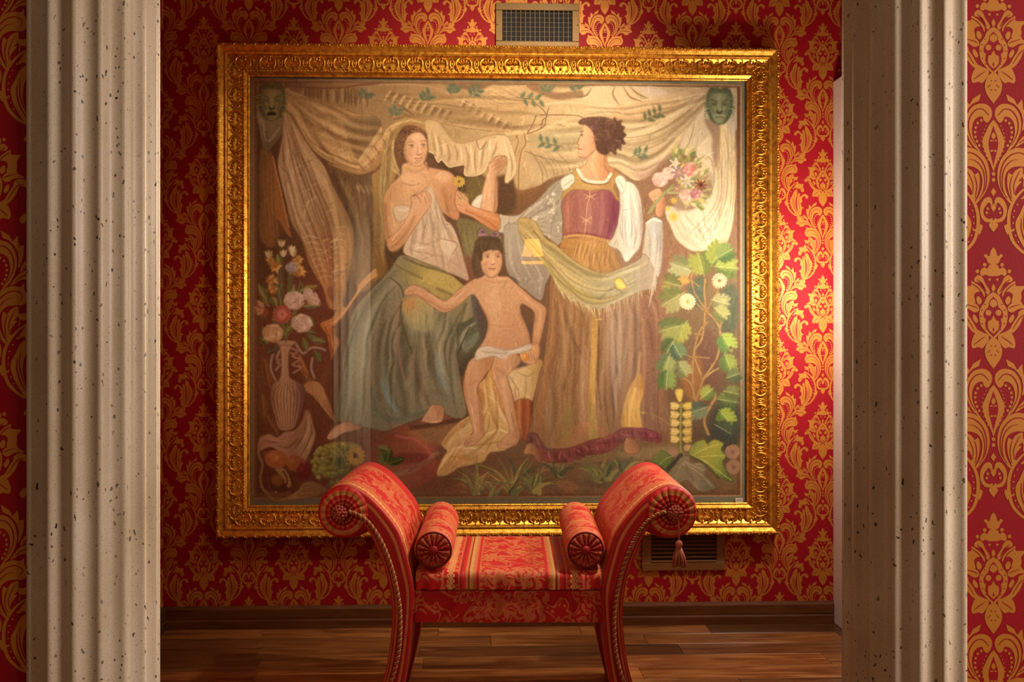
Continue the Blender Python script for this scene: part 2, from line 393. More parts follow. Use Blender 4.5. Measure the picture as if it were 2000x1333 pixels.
    # right hanging drape
    F('1356,300 1372,272 1392,250 1402,240 1428,236 1434,300 1432,400 1425,450 1408,486 1370,490 1345,488 1318,468 1305,440 1296,420 1300,402 1340,410 1372,392 1388,360', ((1300, 420), (1434, 400), 'd2bf9c', 'ddccaa', 'd8c391'), 1, 1)
    F('1398,250 1420,245 1432,330 1430,400 1418,380 1402,350 1396,310', ((1398, 300), (1432, 300), 'd8bf7c', 'e6d49c', 'd0b070'), 1, 1)
    for a in ('1400,262 1403,310 1412,360 1420,380', '1412,250 1420,300 1430,350', '1330,410 1350,440 1390,470', '1404,390 1400,430 1385,460', '1360,300 1385,310 1392,350 1384,385'): S(a, 3, 'a5865a', .6, 1.2, taper=1)
    for a in ('1408,270 1412,320 1424,370', '1340,430 1370,470', '1395,400 1388,450', '1425,390 1418,450'): S(a, 4, 'f2e6c8', .7, 1.5, taper=1)
    F('1340,340 1388,335 1390,365 1372,395 1335,412 1310,405', 'a89678', .6, 3); hatch('1335,395 1338,415', 12, 4.5, -3, 1.2, '857354', .6, 2)
    F('1372,232 1400,236 1402,262 1396,330 1388,300 1386,262', 'a08064', .85, 2); F('1422,205 1434,220 1432,260 1424,262 1420,240', 'c5b7a0', .9, 1)
    drape('1372,180 1300,196 1200,202 1060,200', '1372,212 1330,270 1262,338 1200,326 1060,346', 11, '8a744a', 'dcc89c', .6, '1045,190 1130,170 1300,182 1376,172 1372,215 1340,260 1262,340 1215,340 1180,322 1120,335 1075,345 1040,368 985,350 982,270')
    drape('742,178 850,182 990,178 1060,190', '745,238 850,246 990,262 1060,262', 7, '80602f', 'ceb07a', .45)
    drape('1400,250 1400,330 1392,400 1330,470', '1432,240 1434,330 1430,420 1410,484', 9, 'a5885c', 'f0e4c4', .6)
    drape('1300,402 1310,440 1330,470 1370,488', '1388,385 1400,420 1404,450 1400,480', 8, 'a8946c', 'f0e4c8', .5)
    C('501,166 1437,166 1437,600 501,600', sm=False)
    # olive sprays printed on the cloth
    for sx, sy, a0, n, col in ((1003, 192, 8, 6, '6f7a50'), (1095, 288, 200, 6, '70785a'), (1250, 236, -40, 7, '6d6e48'), (1230, 305, -25, 5, '74805c'), (875, 188, -70, 5, '5c6a50'), (912, 190, -50, 5, '5f6b52'), (820, 202, -60, 5, '5f6a4c'), (758, 232, -60, 4, '6f7a58'), (700, 200, -60, 4, '5d6250'), (1055, 185, -70, 4, '6c7450'), (1118, 182, -80, 4, '6b6e4c')):
        a = np.radians(a0); L = 46 if n > 5 else 26
        S([(sx, sy), (sx+L*np.cos(a), sy+L*np.sin(a)*.6)], 1.3, '5c5636', .8)
        for i in range(n):
            t = (i+1)/n; x, y = sx+L*t*np.cos(a), sy+L*t*np.sin(a)*.6
            leaf(x, y, 17, 3.6, a0+(58 if i % 2 else -55)+rng.uniform(-12, 12), col, None, '54603e')
    # cords and tassels
    for a in ('1040,204 1052,212 1060,222 1062,230 1054,236 1050,252 1026,262', '1066,212 1062,226 1058,246 1044,256', '1042,226 1034,246 1024,262'): S(a, 1.8, '7a5426', .9)
    for a in ('1003,266 1007,278 1001,300 998,340 997,392', '1018,262 1021,282 1013,296 1008,330 1007,390'): S(a, 2.2, 'a87a34', .95); S(a, .9, '6a4418', .5)
    E(998, 399, 4, 8, 'a5721e'); E(1007, 396, 4, 7, 'b07c28'); S('996,400 1000,410', 2, '6b4212', .7)
    F('980,362 1012,372 1050,362 1058,372 1040,392 1010,414 980,420', ((990, 365), (1020, 420), '8a6030', '7a4f1c'), .95, 3)
    C(0); C('501,166 1437,166 1437,965 501,965', sm=False)
    # ---- left swag and hanging folds
    F('556,178 575,184 610,197 650,209 690,225 722,227 742,250 742,335 715,348 690,338 660,326 640,318 612,298 588,262 572,232 556,214', ((560, 190), (730, 330), 'b08a52', 'b8905a', 'ba9258', 'a87c48'), 1, .6, out='5c3c18')
    F.last = F.last; C('556,178 575,184 610,197 650,209 690,225 722,227 742,250 742,335 715,348 690,338 660,326 640,318 612,298 588,262 572,232 556,214')
    for a, w, c in (('560,196 590,230 620,280 650,315', 12, '80592a'), ('565,185 610,220 640,270 690,330', 9, 'cda670'), ('600,200 640,235 665,290 690,325', 8, 'd2b076'), ('585,225 605,262 640,305', 6, '6d4a20'), ('640,215 668,245 675,285 690,318', 9, 'c9a56c'), ('690,335 715,342 740,330', 14, 'b98d50')): S(a, w, c, .6, 3, taper=1)
    F('668,242 700,229 742,232 742,262 722,288 702,316 694,318 682,292 672,262', ((670, 240), (720, 310), '9a7c4c', '7d5f36', '876238'), .95, 2)
    S('700,316 722,285 742,255', 8, 'd2b27c', .8, 2); S('704,320 725,300 742,285', 5, 'c09a60', .7, 2); hatch('640,290 660,284', 7, 8, 6, 4, 'a07840', .6, 3); hatch('612,225 620,240', 8, 9, 11, 4, '8f6a36', .5, 4); hatch('655,300 668,312', 5, 9, 3, 4, 'dcb980', .5, 3)
    C(0); C('501,166 1437,166 1437,965 501,965', sm=False)
    drape('558,182 620,200 690,226 740,235', '560,212 610,295 690,336 742,335', 8, '73501f', 'd2ae76', .6, '556,178 575,184 610,197 650,209 690,225 722,227 742,250 742,335 715,348 690,338 660,326 640,318 612,298 588,262 572,232 556,214')
    C('501,166 1437,166 1437,965 501,965', sm=False)
    F('640,322 690,342 742,345 745,470 735,545 700,570 685,520 688,470 668,405 646,362', ((650, 350), (740, 520), '6a4a28', '7d5f38', '8a6c42'), 1, 2)
    hatch('672,345 676,400 690,470', 7, 10, 5, 4, '9a7c50', .45, 5); hatch('690,360 700,380', 4, 9, 2, 5, 'b8986a', .6, 3); S('650,350 680,420 690,480', 10, '55391a', .6, 4)
    drape('645,340 672,410 690,480 688,550', '742,345 744,420 742,500 735,545', 6, '4f3516', 'a98a58', .5)
    F('511,296 505,340 508,400 505,450 514,477 534,484 546,465 554,430 546,380 534,340 526,300', ((505, 380), (550, 380), '7a5420', '8a5c1e', '6a3f10'), 1, 1); hatch('514,310 516,390 520,470', 4, 7, 0, 3, 'a5742a', .5, 3)
    F('527,298 541,345 553,400 562,440 568,464 560,460 545,436 537,420 536,360', '9a6224', 1, .8); S('532,310 548,380 562,445', 3, 'c08a44', .7, 1)
    F('503,222 506,257 514,293 523,304 529,294 550,266 554,238 540,232', ((503, 230), (550, 290), '94805a', '85704c', '6d5632'), 1, .6, out='5a4526'); S('512,240 522,280 545,255', 4, 'ab9a74', .6, 1.5); S('518,262 524,292', 3, '6a5a38', .6)
    F('552,224 562,226 577,250 593,277 611,302 633,331 647,365 668,406 683,441 688,475 684,510 677,545 671,578 660,602 646,606 636,594 629,566 615,542 601,515 588,475 566,434 558,400 548,360 541,325 545,298 551,262', ((550, 300), (680, 500), 'b08a5c', 'b39068', 'a68258', '9a7444', 'a87c40'), 1, .6, out='5c3c18')
    C('552,224 562,226 577,250 593,277 611,302 633,331 647,365 668,406 683,441 688,475 684,510 677,545 671,578 660,602 646,606 636,594 629,566 615,542 601,515 588,475 566,434 558,400 548,360 541,325 545,298 551,262')
    for a, w, c in (('556,240 580,300 612,360 640,440 650,560', 9, '85613a'), ('558,260 562,300 556,350 580,420 610,500', 8, 'c9a67a'), ('566,244 600,310 640,380 660,470 664,560', 9, 'c8a26c'), ('572,290 590,350 625,420', 7, '7f5a34'), ('632,420 640,480 650,560 652,600', 10, '8a5a3a'), ('548,330 562,345 555,365', 4, '806040'), ('590,440 598,400 620,385', 4, 'd6b88c'), ('655,580 668,520 676,450', 6, 'c68e48'), ('640,560 648,590', 16, '7d5038')): S(a, w, c, .65, 2.5, taper=1)
    for i in range(40):
        t = rng.uniform(0, 1); x = 590+t*75+rng.uniform(-35, 20); y = 280+t*280+rng.uniform(-20, 20)
        S([(x-6, y+3), (x, y+rng.uniform(-2, 5)), (x+7, y-3)], rng.uniform(2, 4.5), rng.choice(['d2b488', 'c8a878', '8f6c44', '7f5c36']), .55, 1, taper=1)
    drape('552,228 545,300 550,360 566,434 601,515 640,600', '562,226 611,302 647,365 683,441 684,510 660,602', 8, '73502c', 'd2b084', .55)
    hatch('588,470 602,464 622,468', 8, 4, 11, 3, 'd0b28a', .5, 3); hatch('648,450 662,444 676,448', 9, -1, 13, 3, 'cba870', .5, 3)
    C(0)
    F('674,527 671,574 661,601 646,621 624,631 627,643 636,656 642,689 645,703 660,668 654,656 653,642 648,640 667,620 674,610 690,586 706,565 724,547 738,540 738,520 712,540 697,556 690,575 668,600', ((640, 690), (725, 540), 'a5682c', 'b87c3a', 'c08a4a', 'c79a58'), 1, .6, out='5f3710')
    for a in ('630,634 650,630 668,612 700,566', '640,650 648,680', '666,590 650,618'): S(a, 3, 'dcae6c', .6, 1, taper=1)
    S('632,640 642,660 645,690', 3, '7d4a18', .6); F('645,640 652,660 662,668 648,700 660,705 685,690 675,650', '5e3510', .5, 4)
    # ---- bronze lion masks
    for cx, cy, k, g0, g1, g2 in ((530, 204, -1, '7c6e3c', '5f5830', '9c8a4c'), (1402, 204, 1, '76805a', '5a6848', '9aa074')):
        mane(cx, cy, g0, g1, g2)
        F([(cx-24, cy-26), (cx-16, cy-35), (cx, cy-33), (cx+16, cy-35), (cx+24, cy-24), (cx+26, cy), (cx+23, cy+18), (cx+14, cy+32), (cx, cy+38), (cx-14, cy+32), (cx-23, cy+18), (cx-26, cy)], g1, 1, .8)
        for i in range(13):
            a = np.pi*(1.02+i*.08); S([(cx+17*np.cos(a), cy-6+15*np.sin(a)), (cx+25*np.cos(a), cy-5+25*np.sin(a)), (cx+32*np.cos(a), cy-2+29*np.sin(a))], 2.6, g2 if i % 2 else g0, .85, .7, taper=2)
        for s in (-1, 1):
            for i in range(4): S([(cx+s*20, cy-2+i*8), (cx+s*27, cy+i*8), (cx+s*29, cy+6+i*8)], 2.4, g2 if i % 2 else g0, .7, .7)
        F([(cx-19, cy-20), (cx, cy-24), (cx+19, cy-20), (cx+20, cy), (cx+14, cy+20), (cx+8, cy+32), (cx-8, cy+32), (cx-14, cy+20), (cx-20, cy)], ((cx-20, cy), (cx+20, cy), g0, g2, g0), 1, .8)
        for s in (-1, 1):
            S([(cx+s*3, cy-6), (cx+s*9, cy-9), (cx+s*18, cy-12)], 2.2, '44441f', .55, .8); E(cx+s*10, cy-3, 5, 3, '4a4c26'); E(cx+s*10, cy-3.4, 3.4, 1.6, 'b0a866'); E(cx+s*10, cy-3, 1.4, 1.4, '2c2c14')
            S([(cx+s*5, cy+2), (cx+s*5, cy+12)], 2, g1, .7); S([(cx+s*16, cy+2), (cx+s*11, cy+16)], 3, g1, .7, 1.2); E(cx+s*11, cy+6, 4, 4, g2, .5, 2)
        F([(cx-6, cy+11), (cx+6, cy+11), (cx+3, cy+17), (cx-3, cy+17)], '3c3e20', .9, .5); S([(cx, cy-14), (cx, cy+9)], 7, g2, .8, 1.5); E(cx-6, cy+20, 6, 5, g2, .7, 1.5); E(cx+6, cy+20, 6, 5, g2, .7, 1.5)
        if k < 0: F([(cx-9, cy+22), (cx, cy+19), (cx+9, cy+22), (cx+5, cy+29), (cx-6, cy+29)], '33280e', .95, .6); S([(cx-6, cy+28), (cx+6, cy+28)], 2.2, 'b09a58', .9)
        else: S([(cx-8, cy+24), (cx, cy+22.5), (cx+8, cy+24)], 1.6, '3c4020', .7)
        E(cx, cy+34, 8, 3, g2, .5, 1.5)
    # ---- dark hollow behind the figures
    F('828,300 850,310 880,330 905,345 948,350 990,345 1005,400 985,420 930,430 890,400 870,345', ((830, 310), (990, 420), '5e3d16', '54360f', '6e5020'), 1, 3)
    F('905,350 946,356 944,410 915,400', '7c6a2c', .8, 3); F('968,360 995,352 1000,410 970,420', '5c3a12', .9, 3)
    F('760,485 800,470 790,500 765,530 745,545 745,500', '5a3a14', .95, 2); F('886,430 925,434 970,455 975,520 920,560 905,530 898,480', ((890, 440), (930, 540), '7d7040', '85784a', '6a4c34'), .95, 2)
    hatch('900,440 905,480 920,520', 4, 7, 2, 4, 'a59a5c', .45, 3); F('905,500 925,520 918,552 902,545', '8f5034', .6, 3)
    # ---- the veiled lady: veil behind, hair, face
    F('722,345 735,300 750,262 772,240 800,231 827,238 845,255 836,300 790,300 772,340 762,372 745,400 742,470 752,520 748,535 735,545 726,480 730,420', ((735, 300), (770, 520), 'ab8448', 'a8843f', '94703a', '85611c'), 1, 2.5)
    for a, w, c in (('640,322 690,340 728,322 752,280 778,248 810,234', 15, 'ae8448'), ('660,320 700,328 730,300 752,265 780,242', 8, 'cfa86c'), ('650,330 700,346 736,330 760,285', 5, '6d4a20'), ('705,318 728,296 742,272', 10, 'c8a064')): S(a, w, c, .85, 2.5, taper=1)
    for k in range(9): S([(700+k*7, 326-k*9), (709+k*7, 338-k*8.6)], 3.4, 'd2b07a' if k % 2 else '86602e', .6, 1)
    for a, w, c in (('738,280 760,250 800,238 830,246', 5, 'd6bc82'), ('745,300 765,262 790,246', 6, '8a6c34'), ('740,330 745,420 742,500', 7, 'c7aa64'), ('752,300 750,380 738,460', 6, '84682c'), ('735,430 745,500 742,535', 6, '7a5a16'), ('768,300 762,330 776,345 762,368', 5, 'd9c08c'), ('756,265 742,330 736,420', 5, 'd0b676')): S(a, w, c, .65, 2, taper=1)
    drape('764,240 745,270 738,350 736,450 742,530', '800,236 772,262 764,320 756,372 748,440', 8, '705420', 'd8be84', .6)
    F('766,275 760,290 766,320 774,338 778,330 768,300', 'cdb07a', .9, 1)
    F('790,248 779,256 768,275 765,298 770,321 779,337 788,330 800,300 829,290 830,268 820,255 805,248', ((770, 260), (825, 300), '6a4420', '7d532a', '5c3a18'), 1, .8)
    for i in range(46):
        a = rng.uniform(2.2, 5.6); r = rng.uniform(20, 31); x, y = 800+r*.95*np.cos(a), 283+r*1.05*np.sin(a)
        t = np.linspace(0, 3.6, 7)+rng.uniform(0, 6); S(np.c_[x+3.2*np.cos(t), y+2.8*np.sin(t)], 1.4, rng.choice(['9a6c3a', '472a0e', 'ab7c46', '53340f']), .6, .6)
    F('784,322 778,345 755,367 745,392 746,440 749,470 759,492 775,488 790,472 810,440 830,400 887,432 890,392 886,353 874,338 856,333 832,328 826,318', ((750, 380), (885, 380), 'c2925e', 'd6a878', 'd2a070', 'c08a56'), 1, .6, out='7a5028')
    C('784,322 778,345 755,367 745,392 746,440 749,470 759,492 775,488 790,472 810,440 830,400 887,432 890,392 886,353 874,338 856,333 832,328 826,318')
    E(800, 352, 26, 12, 'e2b88a', .5, 6); E(862, 348, 16, 10, 'e6be92', .6, 5); S('748,400 750,440 758,480', 6, '9a683a', .6, 3); S('762,400 765,440 772,478', 7, 'e0b486', .6, 4); S('792,332 805,338 822,333', 5, 'a87a4c', .3, 3)
    S('778,358 800,364 815,360', 2.4, 'b08054', .6, 1.2); S('862,372 868,400 874,430', 10, 'a8743e', .55, 4); S('856,385 852,405 860,425', 6, 'c98e5c', .5, 3); S('826,322 832,332', 5, '8f6038', .5, 2)
    C(0)
    F('809,261 793,268 786,284 784,302 791,318 804,327 818,325 827,313 830,295 829,277 820,264', ((786, 290), (830, 295), 'c69a6a', 'ddb084', 'd2a274'), 1, .6, out='8a5c34', ow=1, oa=.6)
    C('809,261 793,268 786,284 784,302 791,318 804,327 818,325 827,313 830,295 829,277 820,264')
    E(808, 271, 13, 6, 'eac39a', .55, 4); E(796, 303, 6, 6, 'd28c66', .35, 4); E(823, 303, 5, 5, 'cf8a66', .3, 3); S('785,285 786,305 796,322', 6, 'a87a4c', .5, 3); E(806, 322, 10, 3, 'b98a5c', .5, 2)
    S('791,282 798,279 805,281', 1.6, '8a6038', .55, .8); S('817,279 822,277 828,279', 1.5, '8a6038', .55, .7)
    for x, y in ((799, 287.5), (822, 286)): E(x, y, 4.4, 2.1, 'dcc0a0', .7, .7); E(x+.6, y, 2, 2, '54381e', .9, .6); S([(x-5, y-.6), (x, y-3), (x+5, y-.8)], 1.2, '6a4626', .7, .5); S([(x-5, y+4.5), (x+4, y+4.6)], 1.3, 'ad7a50', .5, .8)
    S('813,283 815,293 817,301', 2.6, 'eec8a0', .7, 1); S('811,284 811,296 809,302', 2, 'b98658', .6, 1); S('809,303 813,305 818,303', 1.8, '8a5434', .8, .6)
    S('806,312 810,311.4 813,312 817,311 820.5,311', 1.7, 'a05a44', .8, .6); S('808,315 813,316.2 818,314.6', 2, 'c47a60', .8, .7); S('808,319 817,319', 1.6, 'a5744c', .5, .8)
    C(0)
    # veil lifted in the raised hand
    F('826,238 856,243 875,272 893,282 920,276 944,268 975,265 992,278 1004,330 990,356 980,356 984,330 985,308 966,306 948,320 938,338 921,345 903,343 902,325 887,325 872,328 858,314 851,319 842,303 834,298 830,270', ((830, 250), (990, 330), 'c4a872', 'c9ab7c', 'ceb184', 'd2ba8c'), 1, .6, out='8a6a3c')
    C('826,238 856,243 875,272 893,282 920,276 944,268 975,265 992,278 1004,330 990,356 980,356 984,330 985,308 966,306 948,320 938,338 921,345 903,343 902,325 887,325 872,328 858,314 851,319 842,303 834,298 830,270')
    F('850,238 880,250 930,258 990,262 960,266 925,276 895,280 872,268', 'ad8f58', .7, 3)
    for a in ('838,255 842,280 846,305', '850,268 856,290 858,310', '866,275 872,300 872,322', '882,282 888,302 886,322', '902,284 910,310 906,340', '925,282 922,310 925,342', '944,275 938,300 934,330', '965,278 962,295 955,312', '985,290 995,320 992,350'): S(a, 4, '9c7c4a', .6, 1.5, taper=1)
    for a in ('844,262 850,290 851,312', '860,275 866,305', '894,286 898,320', '914,284 918,320 916,340', '934,285 930,320', '952,275 950,300', '978,275 990,310'): S(a, 4, 'ead6aa', .6, 1.5, taper=1)
    S('856,246 890,274 922,272 930,262', 2, '8a6a3a', .6); S('925,276 932,294 945,280', 2, '80603a', .6)
    C(0)
    S('834,298 842,303 851,319 858,314 872,328 887,325 902,325 903,343 921,345 938,338 948,320', 2, 'ead8ae', .8, .6)
    # raised forearm and hand
    F('942,354 934,385 930,408 945,418 964,413 967,366 965,342 976,332 984,316 980,306 964,308 950,320 948,332', ((935, 360), (968, 360), 'cf9d6c', 'd9ac80', 'b9885a'), 1, .6, out='7d5430')
    for a in ('952,322 958,316 968,312', '954,328 962,322 974,318', '958,334 966,328 978,324'): S(a, 1.6, '9c6a40', .6, .7)
    S('963,345 963,380 960,412', 5, 'a87648', .5, 2.5); S('948,345 941,380 938,405', 5, 'e6be94', .5, 2.5)
    F('918,395 928,384 938,382 934,400 930,412 915,408', 'd8cdb4', 1, .8, out='8a7a5c'); S('920,402 932,390', 2.4, 'f0e8d4', .8, 1)
    # white cloth held to the breast
    F('764,408 780,402 800,404 812,388 833,366 843,376 852,399 866,432 877,441 892,475 903,515 910,548 888,540 856,528 820,513 785,496 790,470 811,434 800,425 772,434', ((770, 420), (900, 520), 'cdb492', 'd2b898', 'ccb090', 'bfa284'), 1, .6, out='8f7050')
    C('764,408 780,402 800,404 812,388 833,366 843,376 852,399 866,432 877,441 892,475 903,515 910,548 888,540 856,528 820,513 785,496 790,470 811,434 800,425 772,434')
    for a in ('835,372 832,410 820,470', '842,385 850,430 872,500', '846,420 840,470 850,520', '790,488 820,495 850,500', '795,470 830,478 850,470', '870,450 885,490 895,530', '815,450 830,440', '812,512 850,500 890,520'): S(a, 3.5, 'a5886a', .5, 1.6, taper=1)
    for a in ('828,380 825,430 815,465', '850,410 858,440 880,500', '800,482 830,486', '862,440 858,480 866,510', '772,412 795,412'): S(a, 5, 'e8d6ba', .6, 2, taper=1)
    drape('833,366 812,400 795,470 788,495', '845,376 870,440 892,480 908,545', 9, '94765a', 'e6d4ba', .5)
    F('856,468 886,478 876,500 858,490', 'dcc6a8', .8, 1.5); S('856,467 888,477 878,498', 1.5, '8a6c54', .7)
    C(0)
    F('759,492 785,478 800,455 824,420 836,404 837,386 832,378 822,376 808,384 798,386 798,404 790,430 770,455 752,470', ((760, 480), (832, 385), 'c08e5a', 'd6a576', 'd8a87c'), 1, .6, out='7a5028')
    for a in ('818,380 826,392 828,402', '826,378 833,390 833,398', '810,384 818,398'): S(a, 1.4, '9a663e', .65, .7)
    S('765,484 790,455 805,425', 5, 'a06c3c', .45, 3); S('762,470 785,440 800,412', 5, 'e6bc8e', .45, 3); F('800,386 808,380 812,376 806,384', '5c3c20', .8, .6)
    # ---- lady's skirt
    sk = '780,500 759,525 739,548 705,584 685,611 676,655 667,700 664,740 655,815 680,828 703,832 740,841 755,840 786,828 820,815 845,800 863,808 888,818 906,807 897,755 890,712 888,680 918,640 915,576 897,556 865,531 820,513'
    F(sk, ((660, 800), (900, 560), '77745a', '857e60', '8c8262', '948658'), 1, .6, out='4a3c22')
    C(sk)
    for a, w, c in (('740,560 715,640 700,740 690,830', 16, '8f9a80'), ('755,560 740,650 735,760 760,835', 14, '6a5a3c'), ('700,600 685,700 675,810', 14, '96a08a'), ('762,545 772,600 775,660 790,740', 10, 'a08468'), ('720,600 705,700 700,820', 6, 'a9b39c'), ('745,700 760,780 775,815', 8, '7fa0a0'), ('740,740 755,780 770,800', 7, '6f9aa4'), ('780,600 782,660 800,720 840,800', 10, '5e5238'), ('850,600 850,680 870,760 890,810', 14, '8a9080'), ('840,640 850,700 860,760', 8, '7d98a0'), ('870,600 880,680 890,740', 10, '5a6452'), ('800,680 815,740 830,790', 14, '6e5a48'), ('820,640 828,720 835,760', 10, '8c8468'), ('760,620 750,700 770,790', 10, '584a2c'), ('770,790 800,812 830,800', 12, '5a6650'), ('836,725 850,735 860,760', 8, '6f8490'), ('850,690 856,720', 6, '7fa4b4'), ('720,760 740,810 790,820', 10, '5f6a58'), ('820,760 860,770 890,790', 8, '7a7460')): S(a, w, c, .55, 5, taper=1)
    for i in range(70):
        x, y = rng.uniform(665, 900), rng.uniform(560, 820); S([(x, y), (x+rng.uniform(-6, 8), y+rng.uniform(15, 45))], rng.uniform(2, 6), rng.choice(['8a9682', '5c5438', '9a8668', '71888a', '6a6648', 'a89a74']), .28, 2.5, taper=1)
    drape('759,525 705,584 676,655 664,740 657,815', '897,556 915,600 890,680 897,755 906,807', 13, '4c4830', 'aca688', .55)
    drape('785,592 780,650 770,740 760,830', '842,602 850,680 870,760 888,815', 5, '4a4028', 'b4a684', .45)
    for a, w, c in (('770,600 772,680 790,760', 7, 'a87c68'), ('742,745 756,785 772,806', 6, '7aa0a4'), ('848,690 855,730 870,770', 7, '82a0a8'), ('690,640 680,740 672,815', 8, '9aa690'), ('820,650 828,720', 8, 'b0a47c')): S(a, w, c, .5, 3, taper=1)
    F('780,502 800,505 830,520 870,532 900,545 910,560 905,590 880,590 850,580 820,560 790,555 770,530', ((780, 520), (900, 570), '8f8258', 'b0a04e', 'b49e50', '9a8a50'), .95, 2)
    F('815,548 840,528 875,530 895,550 900,572 880,580 850,560', 'c2ac52', .7, 4); S('785,505 820,520 850,528 890,542', 5, '6d6040', .7, 2); S('770,520 800,535 820,545', 4, '70643e', .6, 2); S('850,565 875,575 890,592', 6, '6d623c', .55, 2.5); S('760,545 778,560 784,580', 3, '554428', .7, 1.2)
    F('782,590 800,578 825,580 842,600 842,640 825,650 800,640 784,615', ((785, 590), (835, 640), 'c2a05a', 'b8a468', '9a9870'), .9, 4); E(797, 595, 9, 12, 'c48a48', .6, 5)
    for i in range(14): S([(786+i*4, 610+rng.uniform(-8, 8)), (790+i*4, 650+rng.uniform(-10, 20))], 3, rng.choice(['b8ac72', '8f9a80', 'c4ac60']), .5, 1.5, taper=1)
    S('780,590 778,620 790,660 800,690', 3, '5a4a2c', .7, 1.5)
    C(0)
    F('886,640 905,628 930,615 946,628 944,660 930,690 910,715 895,735 890,700', ((890, 640), (930, 700), '5c5a40', '6a6a50', '4c3c22'), 1, 1.5)
    F('893,662 906,640 935,624 920,636 905,655 900,680', 'a09a80', .9, 1); F('900,672 930,648 925,670 905,690', '7d8468', .8, 2); S('890,690 900,665 912,640', 3, '3e3820', .7, 1.2); F('918,560 932,600 942,640 930,640 917,610', '6c665a', .9, 2)
    # feet
    F('636,853 645,838 662,826 678,822 690,828 705,833 690,840 668,845 652,855 642,858', ((640, 850), (700, 828), 'cfa27a', 'c2916a', '8f6444'), 1, .7, out='5a3418'); hatch('638,852 645,848', 4, 4, 2, 1, '8a5a3c', .7, .5)
    F('818,823 822,814 832,800 838,791 856,791 863,800 861,818 852,825 835,826', ((820, 820), (860, 800), 'cf9d70', 'd0a074', 'b88458'), 1, .7, out='5a3418'); hatch('824,822 828,814', 5, 6, 0, 1.1, '8c5c38', .7, .8); S('846,794 852,812', 4, 'b07c50', .5, 2)
    # ---- standing lady: skirt
    ss = '1097,464 1140,462 1183,473 1208,520 1240,565 1276,588 1281,640 1281,735 1281,828 1285,858 1240,862 1200,868 1160,885 1101,895 1059,898 1024,866 1027,836 1047,734 1054,711 1063,650 1066,610 1068,552 1078,520'
    F(ss, ((1030, 700), (1285, 700), '94683c', '9c7440', 'a37a4a', '94704c', '8a6a50'), 1, .6, out='4f3216')
    C(ss)
    F('1097,464 1183,473 1210,525 1150,530 1085,500', ((1090, 480), (1200, 500), 'b07e30', 'c0944c', 'a0702c'), .95, 2); hatch('1105,468 1098,490 1092,510', 12, 8, 1, 2.5, '855a20', .5, 2); hatch('1112,468 1108,500 1110,520', 9, 9, 1, 2.5, 'd8b068', .5, 2)
    for a, w, c in (('1075,560 1072,650 1060,760 1040,850', 16, 'a5713c'), ('1090,600 1085,700 1080,800 1085,890', 18, '8f6838'), ('1100,590 1120,650 1135,720 1130,850', 14, 'a87d4a'), ('1095,600 1112,660 1135,700', 6, '6d4420'), ('1090,615 1110,640 1118,700 1112,800', 4, '6b4a24'), ('1160,610 1165,700 1160,800 1158,870', 10, '85663e'), ('1185,600 1188,700 1195,800 1190,870', 12, '94765e'), ('1205,590 1205,700 1210,790', 10, '9c8470'), ('1235,590 1240,680 1225,780', 14, '7d5a44'), ('1262,590 1262,700 1258,850', 14, '86664c'), ('1145,620 1130,700', 10, '85552c'), ('1110,780 1100,840 1105,890', 18, '94823c'), ('1075,720 1065,800 1075,880', 14, 'a0825a'), ('1210,700 1190,760 1200,850', 5, '5f4230'), ('1250,640 1222,720 1205,800', 6, 'a5805c'), ('1180,640 1176,760 1185,850', 4, '5d4228'), ('1128,690 1135,770 1140,850', 8, 'b08a5c'), ('1245,610 1265,640 1270,700', 6, '6b4a38')): S(a, w, c, .6, 4, taper=1)
    drape('1090,480 1072,560 1063,650 1045,740 1030,850', '1200,500 1260,580 1278,650 1280,740 1280,850', 14, '74512c', 'be9a70', .45)
    for a, w, c in (('1190,600 1192,700 1198,800', 9, 'b09a88'), ('1206,592 1204,690 1206,760', 7, 'b4a08c'), ('1135,640 1132,740 1136,840', 8, 'c09870'), ('1085,580 1095,640 1100,740', 7, 'c0925c'), ('1225,640 1215,700 1205,760', 6, 'a88a70')): S(a, w, c, .6, 3, taper=1)
    F('1152,610 1162,625 1160,700 1158,780 1162,860 1146,870 1144,790 1148,700', ((1150, 620), (1155, 860), 'bd9240', 'cda446', 'c8a24c', 'a5924c'), .95, 1.5); S('1165,640 1163,740 1168,800', 3, '705028', .6, 1.2)
    F('1246,730 1252,760 1245,800 1248,836 1222,838 1208,830 1214,790 1228,750', ((1215, 820), (1248, 750), 'd2a446', 'd8ae50', 'b9883c'), 1, 1.5); S('1246,690 1238,740 1215,800', 5, 'c09a5c', .6, 2); S('1236,760 1226,800 1224,832', 5, 'ecc868', .6, 2)
    for i in range(90):
        x, y = rng.uniform(1040, 1282), rng.uniform(590, 860); S([(x, y), (x+rng.uniform(-5, 5), y+rng.uniform(20, 55))], rng.uniform(1.5, 4), rng.choice(['b58e58', '6d4a28', 'a08068', '84603a', 'c2a068', '8a7a44']), .26, 1.6, taper=1)
    C(0)
    F('1024,850 1040,846 1052,862 1064,876 1100,876 1130,868 1150,860 1185,852 1205,840 1218,836 1240,836 1262,840 1283,848 1286,862 1262,862 1232,856 1205,868 1180,884 1158,888 1133,890 1101,902 1059,901 1048,884 1036,868 1024,868', ((1025, 870), (1286, 860), '7a4a40', '7d4238', '8a4a44', '8f4450'), 1, .8, out='4f2620')
    for a in ('1064,880 1068,896', '1090,880 1086,898', '1112,876 1130,884', '1130,868 1145,878 1160,874', '1150,866 1175,858 1200,852', '1205,846 1220,852 1240,846', '1040,852 1050,876'): S(a, 2.4, 'b8786c', .6, 1, taper=1)
    for a in ('1075,884 1080,898', '1120,872 1138,888', '1160,868 1190,864', '1215,842 1228,850'): S(a, 2.4, '552420', .6, 1, taper=1)
